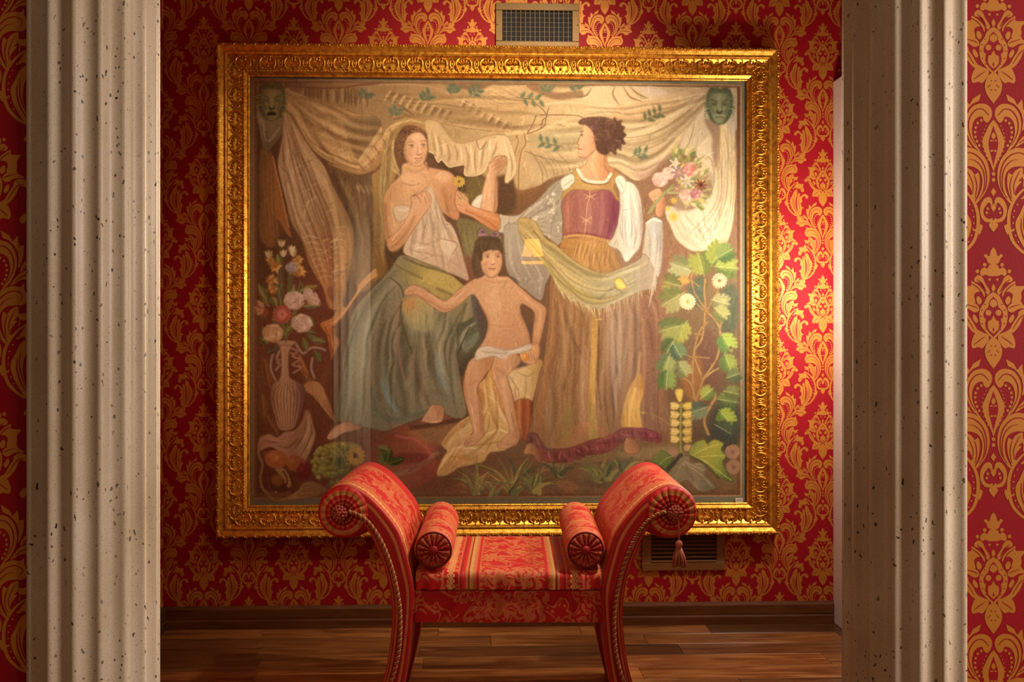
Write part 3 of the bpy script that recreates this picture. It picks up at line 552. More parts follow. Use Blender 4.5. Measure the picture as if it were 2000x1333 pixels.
    for k in range(22):
        q = along('1030,858 1050,882 1075,890 1110,888 1145,876 1180,868 1205,852 1240,848 1282,854', 22)[k]; h = 9 if 3 < k < 18 else 6
        S([q+[-2, -h], q+[rng.uniform(-3, 3), 0], q+[3, h]], 4, rng.choice(['a86458', '622c2c', 'b4766c', '54242a']), .55, 1.4, taper=1)
        E(q[0]+rng.uniform(-2, 2), q[1]+h+1, 7, 4, rng.choice(['7d4238', '8a4a48', '6a3430']), .9, 1)
    F('1024,868 1034,866 1044,876 1052,892 1050,905 1042,900 1034,888 1018,886', ((1018, 886), (1050, 880), 'c08c54', 'a5784c', '7a5434'), 1, .8, out='54341a'); F('1216,858 1228,856 1242,866 1244,884 1226,888 1214,880', ((1216, 880), (1240, 865), 'c08a58', 'b07848', '94603c'), 1, .8, out='54341a')
    F('1046,914 1060,910 1068,918 1058,928 1048,924', '8a5a44', .9, 1)
    # bodice, sleeves, arm with the flower
    F('980,421 1005,421 1021,410 1048,388 1070,363 1090,351 1100,362 1096,400 1096,440 1093,466 1084,478 1060,462 1030,452 1012,470 1004,510 988,500 980,460 966,452 969,421', ((975, 440), (1095, 400), 'c0b59c', 'bca890', 'a89a84', '9a9078'), 1, .6, out='6a5a44')
    for i in range(60):
        x, y = rng.uniform(1015, 1090), rng.uniform(365, 470)
        if y > 360+(1090-x)*.75: E(x, y, 1.5, 2.6, 'ece2cc', .8, .5)
    for a in ('1080,360 1060,400 1040,440', '1092,380 1075,430 1070,462', '1020,415 1010,440 1005,480', '990,425 985,460 990,495'): S(a, 4, '857a68', .5, 2, taper=1)
    drape('1088,354 1050,390 1015,420 985,450', '1094,460 1070,462 1040,455 1010,480', 8, '756a58', 'd6ccb8', .45, '980,421 1005,421 1021,410 1048,388 1070,363 1090,351 1100,362 1096,400 1096,440 1093,466 1084,478 1060,462 1030,452 1012,470 1004,510 988,500 980,460 966,452 969,421')
    F('969,421 940,412 914,402 908,388 900,380 891,374 886,376 883,392 888,410 898,418 912,423 933,436 966,453', ((890, 400), (966, 440), 'd6a070', 'cf9058', 'c4803f'), 1, .6, out='754420'); S('905,412 930,424 964,444', 4, 'a5642c', .5, 2.5); S('910,404 940,418 966,430', 4, 'e4b080', .5, 2.5)
    for a in ('886,380 896,392', '889,400 898,404', '892,378 902,392'): S(a, 1.3, '8f5a34', .7, .6)
    S('898,365 896,385', 1.8, '7d7a30', .9); daisy(892, 356, 10, 13, 'd0aa34', '7a5412'); E(902, 388, 8, 11, 'cfae6c', .5, 3)
    F('1180,470 1203,394 1206,370 1218,354 1236,362 1246,385 1250,420 1250,455 1246,480 1233,498 1217,512 1205,490', ((1200, 430), (1250, 430), 'bdb49c', 'dcd6c4', 'd4ccb8', 'b4a898'), 1, .6, out='6f6050')
    for a in ('1212,385 1210,430 1218,500', '1230,380 1232,430 1222,490', '1242,400 1244,440 1232,480', '1206,440 1212,470'): S(a, 4, 'a0948a', .5, 2, taper=1)
    for a in ('1220,375 1220,430 1226,480', '1238,390 1238,440'): S(a, 5, 'f2eee0', .6, 2.2, taper=1)
    drape('1206,372 1204,420 1206,470 1217,510', '1240,370 1250,420 1248,470 1230,500', 9, '948880', 'f4f0e4', .55, '1180,470 1203,394 1206,370 1218,354 1236,362 1246,385 1250,420 1250,455 1246,480 1233,498 1217,512 1205,490')
    F('1256,440 1262,432 1272,424 1286,428 1291,440 1291,486 1286,531 1276,543 1262,520 1250,500 1252,470', ((1254, 480), (1290, 480), 'b4ac90', 'c2bfae', 'a59c88'), 1, .8, out='6a5c48')
    for a in ('1262,445 1266,480 1262,520', '1276,440 1280,480 1274,530', '1286,450 1284,500'): S(a, 4, '8f8c84', .5, 1.8, taper=1)
    E(1272, 450, 8, 14, 'aab4b8', .5, 4); S('1258,436 1270,428 1286,432', 4, 'e2e0d4', .8, 1.2)
    F('1110,366 1150,368 1184,366 1204,392 1202,430 1198,446 1184,470 1140,462 1097,464 1094,430 1092,394', ((1095, 420), (1203, 420), '9a5c48', 'a4685a', '985a58', '7d3048'), 1, .6, out='552c20')
    C('1110,366 1150,368 1184,366 1204,392 1202,430 1198,446 1184,470 1140,462 1097,464 1094,430 1092,394')
    for a, w, c in (('1105,380 1102,420 1105,460', 10, 'b57a5c'), ('1122,372 1120,420 1125,462', 8, '94504c'), ('1170,372 1172,420 1165,462', 9, 'b07468'), ('1194,390 1192,430 1180,466', 10, '6d1c40'), ('1146,390 1146,460', 9, 'b8806c'), ('1100,456 1140,458 1180,464', 6, '7a3430')): S(a, w, c, .55, 4, taper=1)
    C(0)
    for a in ('1145,368 1147,384 1142,400 1138,440', '1136,380 1147,384 1158,380', '1138,388 1147,384 1156,390', '1130,424 1140,430 1150,424', '1132,434 1140,430 1148,436', '1140,430 1137,456'): S(a, 1.6, 'd0ac74', .9, .6)
    S('1097,464 1120,460 1150,463 1183,471', 5, 'c89a50', .95, .8); hatch('1098,467 1103,460', 15, 6, .5, 1.2, '85602a', .7, .5)
    F('1113,338 1123,331 1128,345 1135,356 1158,361 1182,358 1190,342 1196,333 1206,340 1200,356 1194,366 1204,388 1200,392 1184,372 1150,372 1112,372 1094,390 1091,384 1098,370 1112,360', ((1095, 370), (1205, 370), 'b08a40', 'c09c54', 'a87e3c'), 1, .6, out='6a4a1c')
    F('1090,352 1112,340 1116,356 1096,372', 'd8d0ba', 1, .8, out='857860'); F('1196,352 1206,342 1218,354 1210,378', 'dcd6c4', 1, .8, out='857860'); S('1096,364 1112,352', 2, '9a9078', .6); S('1202,350 1212,366', 2, '9a9078', .6)
    # neck, face and hair
    F('1135,300 1142,311 1138,322 1124,332 1130,344 1140,352 1158,356 1180,352 1190,338 1196,333 1182,321 1178,302 1160,285', ((1130, 330), (1190, 330), 'd6a878', 'd09c68', 'ba8050'), 1, .6, out='80522c')
    S('1158,295 1152,318 1158,340', 8, 'e0b486', .5, 4); S('1176,305 1176,325 1186,336', 6, 'a06c3c', .5, 3)
    S('1123,332 1132,347 1142,353 1158,356 1178,354 1188,340', 6, 'e8dcc4', .9, 1); hatch('1128,340 1131,350', 13, 4.6, .6, 1.4, 'a08c70', .6, 1)
    F('1136,242 1131,256 1127,268 1123,280 1126,284 1124,290 1125,296 1122,301 1127,307 1141,308 1152,298 1160,285 1158,262 1148,246', ((1124, 275), (1158, 275), 'd8a67c', 'd8a67c', 'c48e60'), 1, .5, out='80522c')
    S('1129,258 1134,256', 1.8, '6d4420', .9, .6); E(1131, 264, 2.6, 2, '4f3018', .9, .6); S('1127,268 1122,281 1128,283', 1.4, '9c6238', .8, .5); S('1124,291 1130,292', 2, '9c4e3a', .9, .6); E(1138, 290, 6, 7, 'd08a64', .4, 3); S('1126,306 1140,307 1152,296', 3, 'a06a40', .5, 1.5); E(1153, 273, 4, 7, 'cf966a', 1, .8); S('1151,267 1156,272 1152,280', 1.4, '8a5430', .8, .6)
    hair = '1124,238 1138,230 1173,228 1190,233 1196,228 1200,236 1210,234 1208,243 1216,248 1212,256 1219,263 1213,270 1217,280 1209,282 1208,294 1200,290 1198,303 1188,296 1178,303 1162,296 1157,278 1154,262 1146,250 1136,244 1128,244'
    F(hair, ((1130, 240), (1210, 290), '6a4430', '5f3a22', '523018'), 1, .6); C(hair)
    for i in range(60):
        x, y = rng.uniform(1135, 1214), rng.uniform(230, 300); t = np.linspace(0, 2.6, 6)+rng.uniform(0, 6)
        S(np.c_[x+5*np.cos(t), y+4*np.sin(t)], 2, rng.choice(['8a6044', '42260f', '9a7050', '4c2c18', '76506a']), .5, .8)
    C(0)
    # shawl
    sh = '1007,430 1036,430 1059,464 1081,479 1115,509 1149,527 1178,534 1205,525 1240,509 1252,496 1262,505 1278,540 1276,560 1240,572 1205,588 1167,604 1142,597 1115,585 1088,566 1074,543 1058,520 1040,500 1015,470'
    F('980,445 1006,440 1020,470 1050,505 1070,530 1060,556 1052,586 1034,578 1015,562 1000,556 990,540 982,515', ((985, 480), (1060, 560), 'aaa08a', 'a0907a', '9c8c7c'), 1, .8, out='6d5c48')
    for a in ('990,460 992,510 1010,550', '1005,460 1015,510 1040,555', '1030,500 1050,540 1048,576'): S(a, 4, 'c8bca6', .55, 2, taper=1)
    for i in range(16): E(rng.uniform(995, 1055), rng.uniform(480, 565), 1.6, 2, 'd8cebc', .6, .5)
    F(sh, ((1010, 440), (1270, 540), 'b89a5c', 'b8a25c', 'b8a66c', 'a8a078', 'a89c84'), 1, .6, out='6a5428'); C(sh)
    for a, w, c in (('1012,432 1040,470 1080,520 1140,560 1200,565', 9, 'd4bc80'), ('1024,432 1056,476 1110,525 1160,548', 5, '85703a'), ('1015,450 1050,500 1090,545 1140,580', 6, 'c6b04e'), ('1080,545 1120,570 1165,590 1200,575', 12, 'c8b450'), ('1060,480 1110,520 1160,542 1210,535', 4, '8a7c50'), ('1150,560 1200,548 1250,520', 8, '9c9670'), ('1165,585 1190,565 1240,550', 6, '7d7850'), ('1180,540 1230,528 1262,512', 6, 'c6be98'), ('1040,450 1070,490 1100,515', 4, 'dcc484')): S(a, w, c, .6, 2.5, taper=1)
    C(0)
    drape('1012,430 1056,470 1110,512 1175,534 1240,510', '1015,468 1058,520 1115,582 1167,602 1240,570', 7, '7d6c38', 'd6c894', .55, sh)
    for i in range(70):
        t = i/69; q = spline(pts('1076,540 1088,566 1115,585 1142,597 1167,604 1205,588 1240,573 1276,560'), False, 12); k = q[int(t*(len(q)-1))]
        S([k, k+[rng.uniform(-2, 5)+(6 if t < .5 else -1), rng.uniform(12, 22)]], 1.5, rng.choice(['d8ca98', 'c4b27c', 'e0d4a8', '9a8450']), .8, .5, taper=2)
    for i in range(12): S([(1284-i*.8, 470+i*8), (1279-i*1.5, 500+i*9)], 1.6, 'cabfa8', .6, .6)
    F('1196,547 1206,544 1214,552 1218,562 1208,566 1198,562', 'dcc040', 1, .5, out='6f5a1c'); S('1200,550 1206,558 1214,560', 2, 'f4e27c', .8); S('1196,562 1210,570', 2.5, '6a5c40', .6, 1.2)
    # hand with bouquet
    F('1262,378 1272,370 1284,368 1294,384 1294,402 1288,424 1276,418 1276,400 1266,388', ((1265, 390), (1292, 395), 'd8a878', 'd6a274', 'b98050'), 1, .6, out='80522c'); hatch('1268,382 1276,378', 4, 2, 5, 1.3, '94623c', .7, .6)
    for a in ('1262,416 1276,394 1300,370', '1266,414 1284,388 1310,360', '1290,378 1320,366 1336,400'): S(a, 4, '94985c', .9, 1)
    S('1300,376 1326,378 1336,404', 5, 'a5a86c', .9, 1)
    for i in range(120):
        a = rng.uniform(-1.5, .45); r = rng.uniform(26, 84); x, y = 1300+r*np.cos(a)*.95, 374+r*np.sin(a)
        leaf(x, y, rng.uniform(12, 24), rng.uniform(2.4, 4.4), np.degrees(a)+rng.uniform(-35, 35), rng.choice(['9c9a50', 'b4a85c', '85904e', 'c4b46c', '76824a', 'd8c684']))
    for x, y, r, c, d, l in ((1285, 350, 15, 'd8ac98', '9c6a60', 'ecd0bc'), (1302, 338, 13, 'd6b49c', '9a7060', 'ead4c0'), (1345, 330, 15, 'd88a74', '98443c', 'eab49c'), (1337, 381, 13, 'd8a48c', '985c50', 'ecccb4'), (1354, 377, 11, 'b87878', '7d4048', 'cfa09c')): rose(x, y, r, c, d, l)
    daisy(1322, 336, 13, 8, 'a07880', 'c0a068'); daisy(1313, 318, 10, 5, 'd6c4bc', 'c8b890'); daisy(1338, 353, 12, 7, 'd0b8ac', 'c8a868'); daisy(1365, 360, 11, 9, '8a5038', '4c2814'); daisy(1312, 391, 6, 9, 'd0b03c', 'b0902c'); daisy(1312, 423, 8, 12, 'd2b23c', 'b8982c'); E(1300, 407, 5, 4, 'd6b43c'); daisy(1318, 368, 6, 5, 'c87c68', 'dcc0a0')
    for i in range(22): leaf(1355+rng.uniform(-6, 22), 312+rng.uniform(-10, 55), 12, 2.6, rng.uniform(-75, -15), rng.choice(['d8c898', 'c8b478', 'a89a58', 'e2d4ac']))
    # ---- child with fringe and bow, seated on a cushioned stool
    F('984,730 1002,715 1030,700 1054,705 1048,732 1034,784 1018,790 1000,787 993,762', ((985, 740), (1050, 740), 'd8c08c', 'd8bc80', 'b08a48'), 1, .6, out='6d4a20')
    for a in ('1000,725 1025,735 1045,722', '995,745 1008,765 1006,784', '1020,730 1022,760 1016,786', '990,735 1000,750'): S(a, 3, 'a58448', .6, 1.3, taper=1)
    S('1000,784 1018,788 1034,782', 3, 'b8812c', .8); F('999,788 1034,786 1024,854 1013,854', ((1000, 800), (1034, 800), '9a4c10', 'c8842c', '8f420c', 'b0661c', '7a360a'), 1, .6, out='54260a')
    F('1008,600 1030,640 1040,700 1000,720 960,700 940,680 930,640 925,580 985,540 1010,560', '5e4a3e', .9, 2)
    F('918,547 935,542 950,530 962,530 968,540 986,541 1000,552 1036,583 1060,601 1060,620 1056,640 1048,672 1034,680 1034,660 1036,640 1038,611 1014,594 1012,612 1023,637 1030,670 1010,690 960,694 926,690 942,660 947,630 937,605 918,576 892,597 865,611 843,602 820,584 804,577 787,577 786,569 795,560 809,558 838,574 865,588 888,569', ((900, 560), (1050, 640), 'cf9e70', 'd3a678', 'c9986a', 'c08c5c'), 1, .6, out='7a4c28')
    C('918,547 935,542 950,530 962,530 968,540 986,541 1000,552 1036,583 1060,601 1060,620 1056,640 1048,672 1034,680 1034,660 1036,640 1038,611 1014,594 1012,612 1023,637 1030,670 1010,690 960,694 926,690 942,660 947,630 937,605 918,576 892,597 865,611 843,602 820,584 804,577 787,577 786,569 795,560 809,558 838,574 865,588 888,569')
    for a, w, c, al in (('918,575 938,608 948,632 942,662', 8, 'a06c3c', .5), ('1012,596 1012,615 1024,640 1030,668', 8, 'a06e42', .5), ('960,552 962,600 965,650', 20, 'e0b88c', .35), ('935,545 960,552 990,550', 3, 'b4824e', .5), ('1040,600 1050,610 1044,660', 6, 'e2ba8e', .5), ('800,572 840,592 866,606 900,590', 4, 'a87444', .5), ('830,573 866,594 905,566', 5, 'e6c096', .5), ('950,634 985,638 1015,632', 2.5, 'b08050', .5), ('1000,560 1030,590 1056,606', 5, 'dcae80', .5)): S(a, w, c, al, 3, taper=1)
    hatch('788,574 796,568', 4, 5, -1, 1.2, '95643c', .6, .5)
    C(0)
    F('918,500 924,472 940,460 958,458 970,468 976,490 974,515 968,505 940,500 935,530 926,545 916,520', ((918, 480), (974, 490), '5a4224', '66502e', '4c351a'), 1, .8)
    F('934,500 940,492 958,488 972,492 976,510 972,528 964,540 952,543 940,534 934,518', ((934, 515), (976, 515), 'cc9c70', 'dcae82', 'cc9868'), 1, .6, out='80522e')
    F('930,505 928,480 940,466 958,464 972,472 976,492 966,488 958,490 950,487 944,492 938,494 936,510', '58401f', 1, .7); hatch('936,470 934,485 938,498', 11, 3.7, 0, 1.6, '80643c', .6, 1); hatch('922,490 922,515 926,535', 4, 3, 0, 2, '7a5c34', .5, 1)
    for x, y in ((947, 502.5), (967, 502.5)): S([(x-5, y-5), (x+4, y-6)], 1.3, '6a4424', .7, .5); E(x, y, 3.6, 1.8, 'dcc0a0', .6, .6); E(x, y, 1.8, 1.8, '4c3218', .9, .6); S([(x-4, y-1.5), (x, y-2.5), (x+4, y-1.4)], 1.1, '6a4626', .7, .5)
    S('957,503 958,513', 2.2, 'ecc8a0', .6, .8); S('953,516 957,518 961,516', 1.5, '8f5838', .8, .5); S('949,526 954,525 957,526 963,524.5', 1.9, '9a4a38', .9, .5); S('951,529 961,528', 1.5, 'c07c60', .6, .6); E(942, 516, 4, 4, 'd08860', .35, 2); E(970, 516, 3, 4, 'd08860', .35, 2); S('938,530 950,542 964,539', 3, 'a8744a', .5, 1.5)
    F('928,462 930,450 938,447 948,458 958,456 966,452 970,462 960,464 950,461 940,463', '9a7276', 1, .6, out='4c3034'); E(938, 454, 4, 3, '5c3e40', .8, .7); E(961, 459, 4, 2.5, '5c3e40', .8, .7); S('930,461 940,458', 1.5, 'c8a4a4', .7)
    F('1034,675 1047,672 1048,690 1044,704 1034,712 1022,710 1010,700 1012,690 1022,682', ((1012, 695), (1047, 690), 'd2a274', 'c8945e'), 1, .6, out='80522e'); E(1020, 699, 7.5, 9, 'd0882c', 1, .6); E(1018, 696, 3, 4, 'f0b458', .7, 1.5); hatch('1026,692 1030,706', 3, 5, 0, 1.3, '94623a', .7, .7)
    # legs, white wrap and the long yellow cloth
    F('856,868 870,845 888,827 905,815 930,800 928,755 942,738 955,716 975,740 990,822 1000,850 984,878 953,884 939,901 915,908 892,913 865,929 848,926 856,900 868,880', ((860, 900), (980, 740), 'c49a58', 'cfa866', 'd4ae68', 'cf9c48'), 1, .6, out='74501c')
    C('856,868 870,845 888,827 905,815 930,800 928,755 942,738 955,716 975,740 990,822 1000,850 984,878 953,884 939,901 915,908 892,913 865,929 848,926 856,900 868,880')
    for a, w, c in (('932,760 938,790 940,830', 8, 'c8821e'), ('950,730 960,780 985,830', 8, 'ead29a'), ('945,750 955,810 975,850', 6, 'b98a3a'), ('862,868 890,836 910,815', 7, 'cc922c'), ('890,830 900,860 910,890', 10, 'd8b488'), ('870,880 900,872 940,880', 6, 'ead8b0'), ('880,890 900,895 930,890', 7, 'b8882c'), ('850,920 870,890 890,875', 6, 'e4cc94'), ('940,850 970,840 995,850', 5, 'f0deac'), ('905,870 940,868 980,860', 4, 'a8782c'), ('960,850 945,880', 4, 'a57a34'), ('958,745 972,790 985,820', 4, 'c07428')): S(a, w, c, .65, 2, taper=1)
    C(0)
    drape('930,755 935,800 900,830 860,870 850,925', '955,716 985,800 998,850 950,884 892,912', 7, '9a6c20', 'ead49c', .5, '856,868 870,845 888,827 905,815 930,800 928,755 942,738 955,716 975,740 990,822 1000,850 984,878 953,884 939,901 915,908 892,913 865,929 848,926 856,900 868,880')
    F('957,690 1000,690 1012,704 1000,720 986,735 994,766 1001,800 1009,838 1010,852 1003,868 982,876 966,872 972,862 984,850 990,838 980,805 968,766 957,735', ((960, 760), (1008, 760), 'cf9c6c', 'd2a474', 'b98656'), 1, .6, out='7a4c28')
    S('975,745 984,790 995,840', 6, 'e2b88c', .5, 3); S('1000,760 1005,820', 5, 'a87446', .5, 2.5); hatch('970,870 976,862', 5, 6, .6, 1.2, '8a5a36', .7, .6); S('965,720 985,735', 6, 'a87848', .4, 3)
    F('957,690 930,694 910,708 900,744 901,773 910,807 919,840 914,852 903,863 905,873 921,868 934,856 940,848 939,827 935,789 927,760 940,737 956,714', ((902, 760), (945, 760), 'c28e5e', 'd2a274', 'c08a56'), 1, .6, out='744824')
    S('915,712 908,745 914,790 924,840', 6, 'e2b88a', .45, 3); S('930,760 932,800 936,840', 5, 'a06c3c', .45, 2.5); S('925,745 912,752', 5, 'a87444', .4, 2.5); hatch('906,868 912,860', 5, 4, -1, 1.2, '8a5834', .7, .6); S('925,700 945,712 955,705', 5, 'b4814e', .4, 3)
    F('922,696 928,682 945,676 965,680 985,684 1010,678 1030,671 1032,682 1012,690 990,694 975,702 958,696 940,700 924,704', ((925, 690), (1030, 680), 'd8c8ae', 'cdbca8', 'c4b6a4'), 1, .6, out='8a7258'); S('935,686 960,690 985,690', 2, 'a08c74', .6); S('990,688 1015,682', 2, 'efe4d2', .7)
    # ---- left: vase, flowers, fruit
    F('505,690 530,680 548,720 540,800 545,845 525,850 510,820 505,760', '6e4a1e', .7, 5)
    for x, y, a, L in ((516, 700, 80, 60), (512, 770, 85, 50), (520, 810, 60, 45), (590, 720, 70, 40)): leaf(x, y, L, 11, a, '7d5a20', 'a5803c', '5a3c10', 6)
    F('588,755 604,744 622,748 634,770 646,800 650,820 640,812 625,790 612,772 596,765', ((590, 750), (648, 815), 'a88042', 'b08850', '8f5f34'), 1, .7); hatch('600,758 606,772', 11, 4.5, 5.2, 2, 'c29c60', .6, 1); hatch('592,762 597,772', 9, 5, 5.5, 2, '6d4618', .6, 1)
    F('580,690 590,702 600,728 590,732 580,710', '8a5c1c', 1, 1); S('584,695 596,726', 3, 'b88838', .6)
    for a in ('538,678 530,700 528,720 534,735 538,745', '608,700 606,720 612,738', '576,672 590,690 605,680 622,680 632,684', '545,685 540,700 545,712 538,722'): S(a, 6, '85705a', 1, 1); S(a, 2, 'b49c80', .7)
    for a in ('566,680 580,686 570,696 584,702 570,712 586,718 572,728', '566,690 576,692', '558,700 540,706 550,716'): S(a, 4.5, '8f6850', 1, .8); S(a, 1.5, 'b89478', .6)
    F('542,668 572,668 563,690 563,725 567,738 590,752 594,772 588,800 576,830 568,838 545,838 536,815 527,780 530,752 545,738 548,720 547,690', ((530, 780), (592, 780), '8a6844', 'b08a60', 'b08c66', '8a6a4c', '645048'), 1, .6, out='523a1c')
    for k in range(9): x = 533+k*6.6; S([(560+(x-558)*.5, 748), (x, 775), (560+(x-558)*.55, 835)], 1.5, '6a4c2c', .6, .7)
    for k in range(8): x = 537+k*6.6; S([(560+(x-558)*.5, 748), (x, 775), (560+(x-558)*.55, 832)], 2, 'c4a074', .45, .9)
    F('540,666 574,666 570,674 545,674', 'ab8a66', 1, .6, out='5a4020'); S('552,680 552,735', 3, 'c8a67c', .5, 1.2)
    F('508,852 525,846 540,852 555,842 575,838 590,815 594,800 604,806 610,830 614,850 604,880 592,900 570,905 555,890 530,872 506,878 504,862', ((510, 850), (610, 880), 'a87a58', 'b58868', '9c7850', 'b09464'), 1, .7, out='5a3c1c')
    for a in ('512,858 540,862 575,846', '596,815 590,850 570,880', '604,820 606,850 585,890', '540,868 562,872 585,850'): S(a, 4, '6d4c2a', .55, 1.6, taper=1)
    for a in ('520,854 548,860 570,848', '600,812 600,840 580,878', '608,850 598,878'): S(a, 4, 'd6b488', .55, 1.6, taper=1)
    S('506,865 505,885 512,905 508,930 512,950 525,965', 5, '9c7446', .9, 1.2); F('520,962 545,972 575,958 590,942 610,938 635,952 620,966 570,974 535,978', ((520, 965), (630, 955), '8f6a34', 'a07c44', '8a6434'), 1, 1, out='4f3410'); hatch('570,952 600,948 625,956', 4, 2, 5, 2, '6d4c20', .5, 2)
    E(538, 895, 22, 18, 'a8641c', 1, 1, 8); E(534, 890, 12, 9, 'c8883c', .6, 4); E(540, 893, 3, 5, 'cfae68', .6, 1); F('512,883 518,878 520,886 514,888', '8a5a20', .9, .8); E(574, 902, 17, 15, '9c5c1c', 1, 1); E(568, 898, 8, 7, 'bd7c30', .5, 3)
    E(546, 938, 25, 22, '54300c', 1, 1); E(540, 935, 12, 12, '8f601c', .9, 2); F('536,915 552,912 562,925 568,945 560,950 552,932', 'a88848', .95, 1); S('552,918 560,935 556,950', 3, '5a1c0c', .8); S('522,930 530,955 550,962', 3, '7a4c18', .7, 1.2); E(538, 958, 1.5, 1.2, 'fff4dc', .9, .4)
    E(592, 918, 13, 17, '6d2014', 1, 1.5); for_x = [(583, 898), (590, 894), (597, 897), (602, 890)]
    for x, y in for_x: S([(592, 905), (x, y)], 2.4, '8a4a34', .9, .8)
    E(588, 914, 5, 6, '94402a', .6, 2)
    F('636,868 660,862 690,864 706,880 700,905 670,905 645,890', '8a8430', .95, 2); F('640,866 668,864 672,878 650,888', 'b49c2c', .7, 2)
    for i in range(95):
        a = rng.uniform(0, 6.3); r = np.sqrt(rng.uniform(0, 1)); x, y = 640+40*r*np.cos(a)+(r*8), 905+38*r*np.sin(a)
        k = (x-600)/80; c = ['98963c', '8a8a34', '76742a', '5f6028'][min(3, int(max(0, k+rng.uniform(-.2, .5))*3))]
        E(x, y, 5.2, 5, c, 1, .6); E(x-1.5, y-1.6, 1.8, 1.6, 'c4c070', .6, .8); S([(x-3.5, y+3.4), (x+1, y+4.8), (x+4, y+2)], 1, '484818', .5, .5)
    daisy(691, 889, 16, 14, 'a8821e', '4a300c', .3); F('655,890 672,895 668,910 650,905', '4c5420', .8, 1.5)
    for a in ('650,868 665,885 675,905', '668,865 676,895', '700,870 690,900', '640,872 660,892'): S(a, 1.2, 'c0a05c', .7, .5)
    for x, y, a, L, c in ((748, 905, -110, 26, '5f7028'), (752, 903, -78, 32, '3c5418'), (755, 905, -20, 34, '34501c'), (735, 872, 20, 24, '7a7c3c')): leaf(x, y, L, 8, a, c, '94983c', '28400f')
    # bouquet in the vase
    for i in range(26):
        t = rng.uniform(-.5, .5); S([(557, 668), (557+t*50, 600), (557+t*80, 520+abs(t)*90)], 1.8, rng.choice(['5f6a34', '747a44', '4c5828']), .8, .6)
    for x, y, a, L, c in ((545, 640, -110, 36, '4a6030'), (525, 600, -120, 30, '757232'), (520, 585, -125, 34, '86803a'), (585, 570, -20, 36, '8a8238'), (590, 600, -5, 36, '7d8448'), (600, 620, 60, 24, '54682c'), (590, 645, 10, 26, '56662c'), (600, 655, 35, 28, '647434'), (610, 665, 0, 24, '6d7a40'), (590, 660, 80, 30, '647434'), (612, 685, 60, 26, '4a6a30'), (512, 640, 60, 24, '5c6c34'), (508, 660, 40, 22, '4c6c2c'), (530, 580, 70, 24, '8a8440'), (520, 690, -20, 30, '3f4c30'), (556, 655, -60, 26, '748034'), (575, 540, -110, 26, '7d7838'), (548, 520, -105, 24, '8c8234'), (572, 585, -90, 30, '7c7d44'), (548, 588, -95, 40, '5e6c44'), (530, 625, 10, 22, '66703a'), (520, 622, -150, 26, '54622c')): leaf(x, y, L, 6.5, a+rng.uniform(-8, 8), c, 'a09a54', '3f4c20')
    for x, y, r, c in ((537, 523, 13, 'b9822c'), (530, 548, 12, 'c28c34'), (583, 530, 13, 'c09238'), (580, 510, 12, 'b8923c'), (532, 565, 11, 'c08a30'), (527, 510, 9, 'b48a34')):
        for i in range(9): leaf(x, y, r*rng.uniform(.8, 1.3), 3.2, i*40+rng.uniform(-14, 14), rng.choice([c, 'd2a44c', 'a8701c']))
        E(x, y, 3, 3, '94601c', .7, 1)
    for x, y, r in ((573, 588, 19), (588, 632, 19)): rose(x, y, r, 'c2a68c', '8a6a54', 'd8c0a8')
    rose(532, 651, 19, 'c09c68', '85602e', 'd4b484'); rose(568, 524, 11, '9a8a80', '6a5a54', 'b4a69c')
    for x, y in ((600, 572), (610, 580), (614, 590), (606, 588), (598, 580)): rose(x, y, 8, 'c4a490', '80604c', 'd8bca8')
    daisy(550, 615, 16, 16, 'a8543c', '74301c', .2, .2); daisy(550, 615, 9, 12, 'c88068', '8a3c24', .2); 
    for i in range(8): leaf(515, 602, 20, 5, 60+i*24, rng.choice(['8a4820', 'a5683c', 'b88c64']))
    for x, y in ((524, 498), (552, 496), (549, 477), (571, 495), (568, 488)):
        for k in (-115, -90, -65): leaf(x, y+8, 16, 3.4, k, rng.choice(['cdb488', 'd8c49c', 'b8985c']))
    # ---- right: leafy plant with daisies
    F('1290,640 1340,560 1380,500 1430,500 1437,880 1330,880 1295,760', ((1300, 600), (1430, 850), '7d6a3c', '6a5c3a', '5a4c2c', '4c4a30'), .75, 9)
    F('1340,560 1372,540 1370,600 1345,590', '4a6a58', .7, 4); F('1405,570 1436,560 1436,640 1400,640', '4c5c40', .8, 5); F('1350,690 1380,640 1400,700 1395,760 1350,745', '6d4c34', .7, 6); F('1325,740 1360,690 1372,780 1350,790', 'a06c20', .7, 6); F('1390,800 1437,790 1437,870 1380,870', '3c4838', .9, 6)
    for a, w in (('1366,735 1352,690 1368,660 1374,600 1372,570 1374,545', 5), ('1372,600 1352,570 1345,530', 4), ('1374,610 1398,570 1390,560', 3), ('1370,605 1356,592', 3), ('1374,605 1402,640 1400,690 1385,720 1368,742', 5), ('1402,642 1414,610', 4), ('1350,780 1350,700 1362,650 1378,630', 4), ('1350,700 1330,690', 3), ('1382,700 1356,698 1350,700', 3), ('1355,785 1345,750 1320,732', 5), ('1355,785 1372,740 1400,720', 4), ('1380,850 1372,820 1392,780 1394,770', 6), ('1374,825 1365,800', 4), ('1370,655 1352,652', 3)): S(a, w, '8f7038', 1, .7); S(a, w*.35, 'bd9c58', .7, .5)
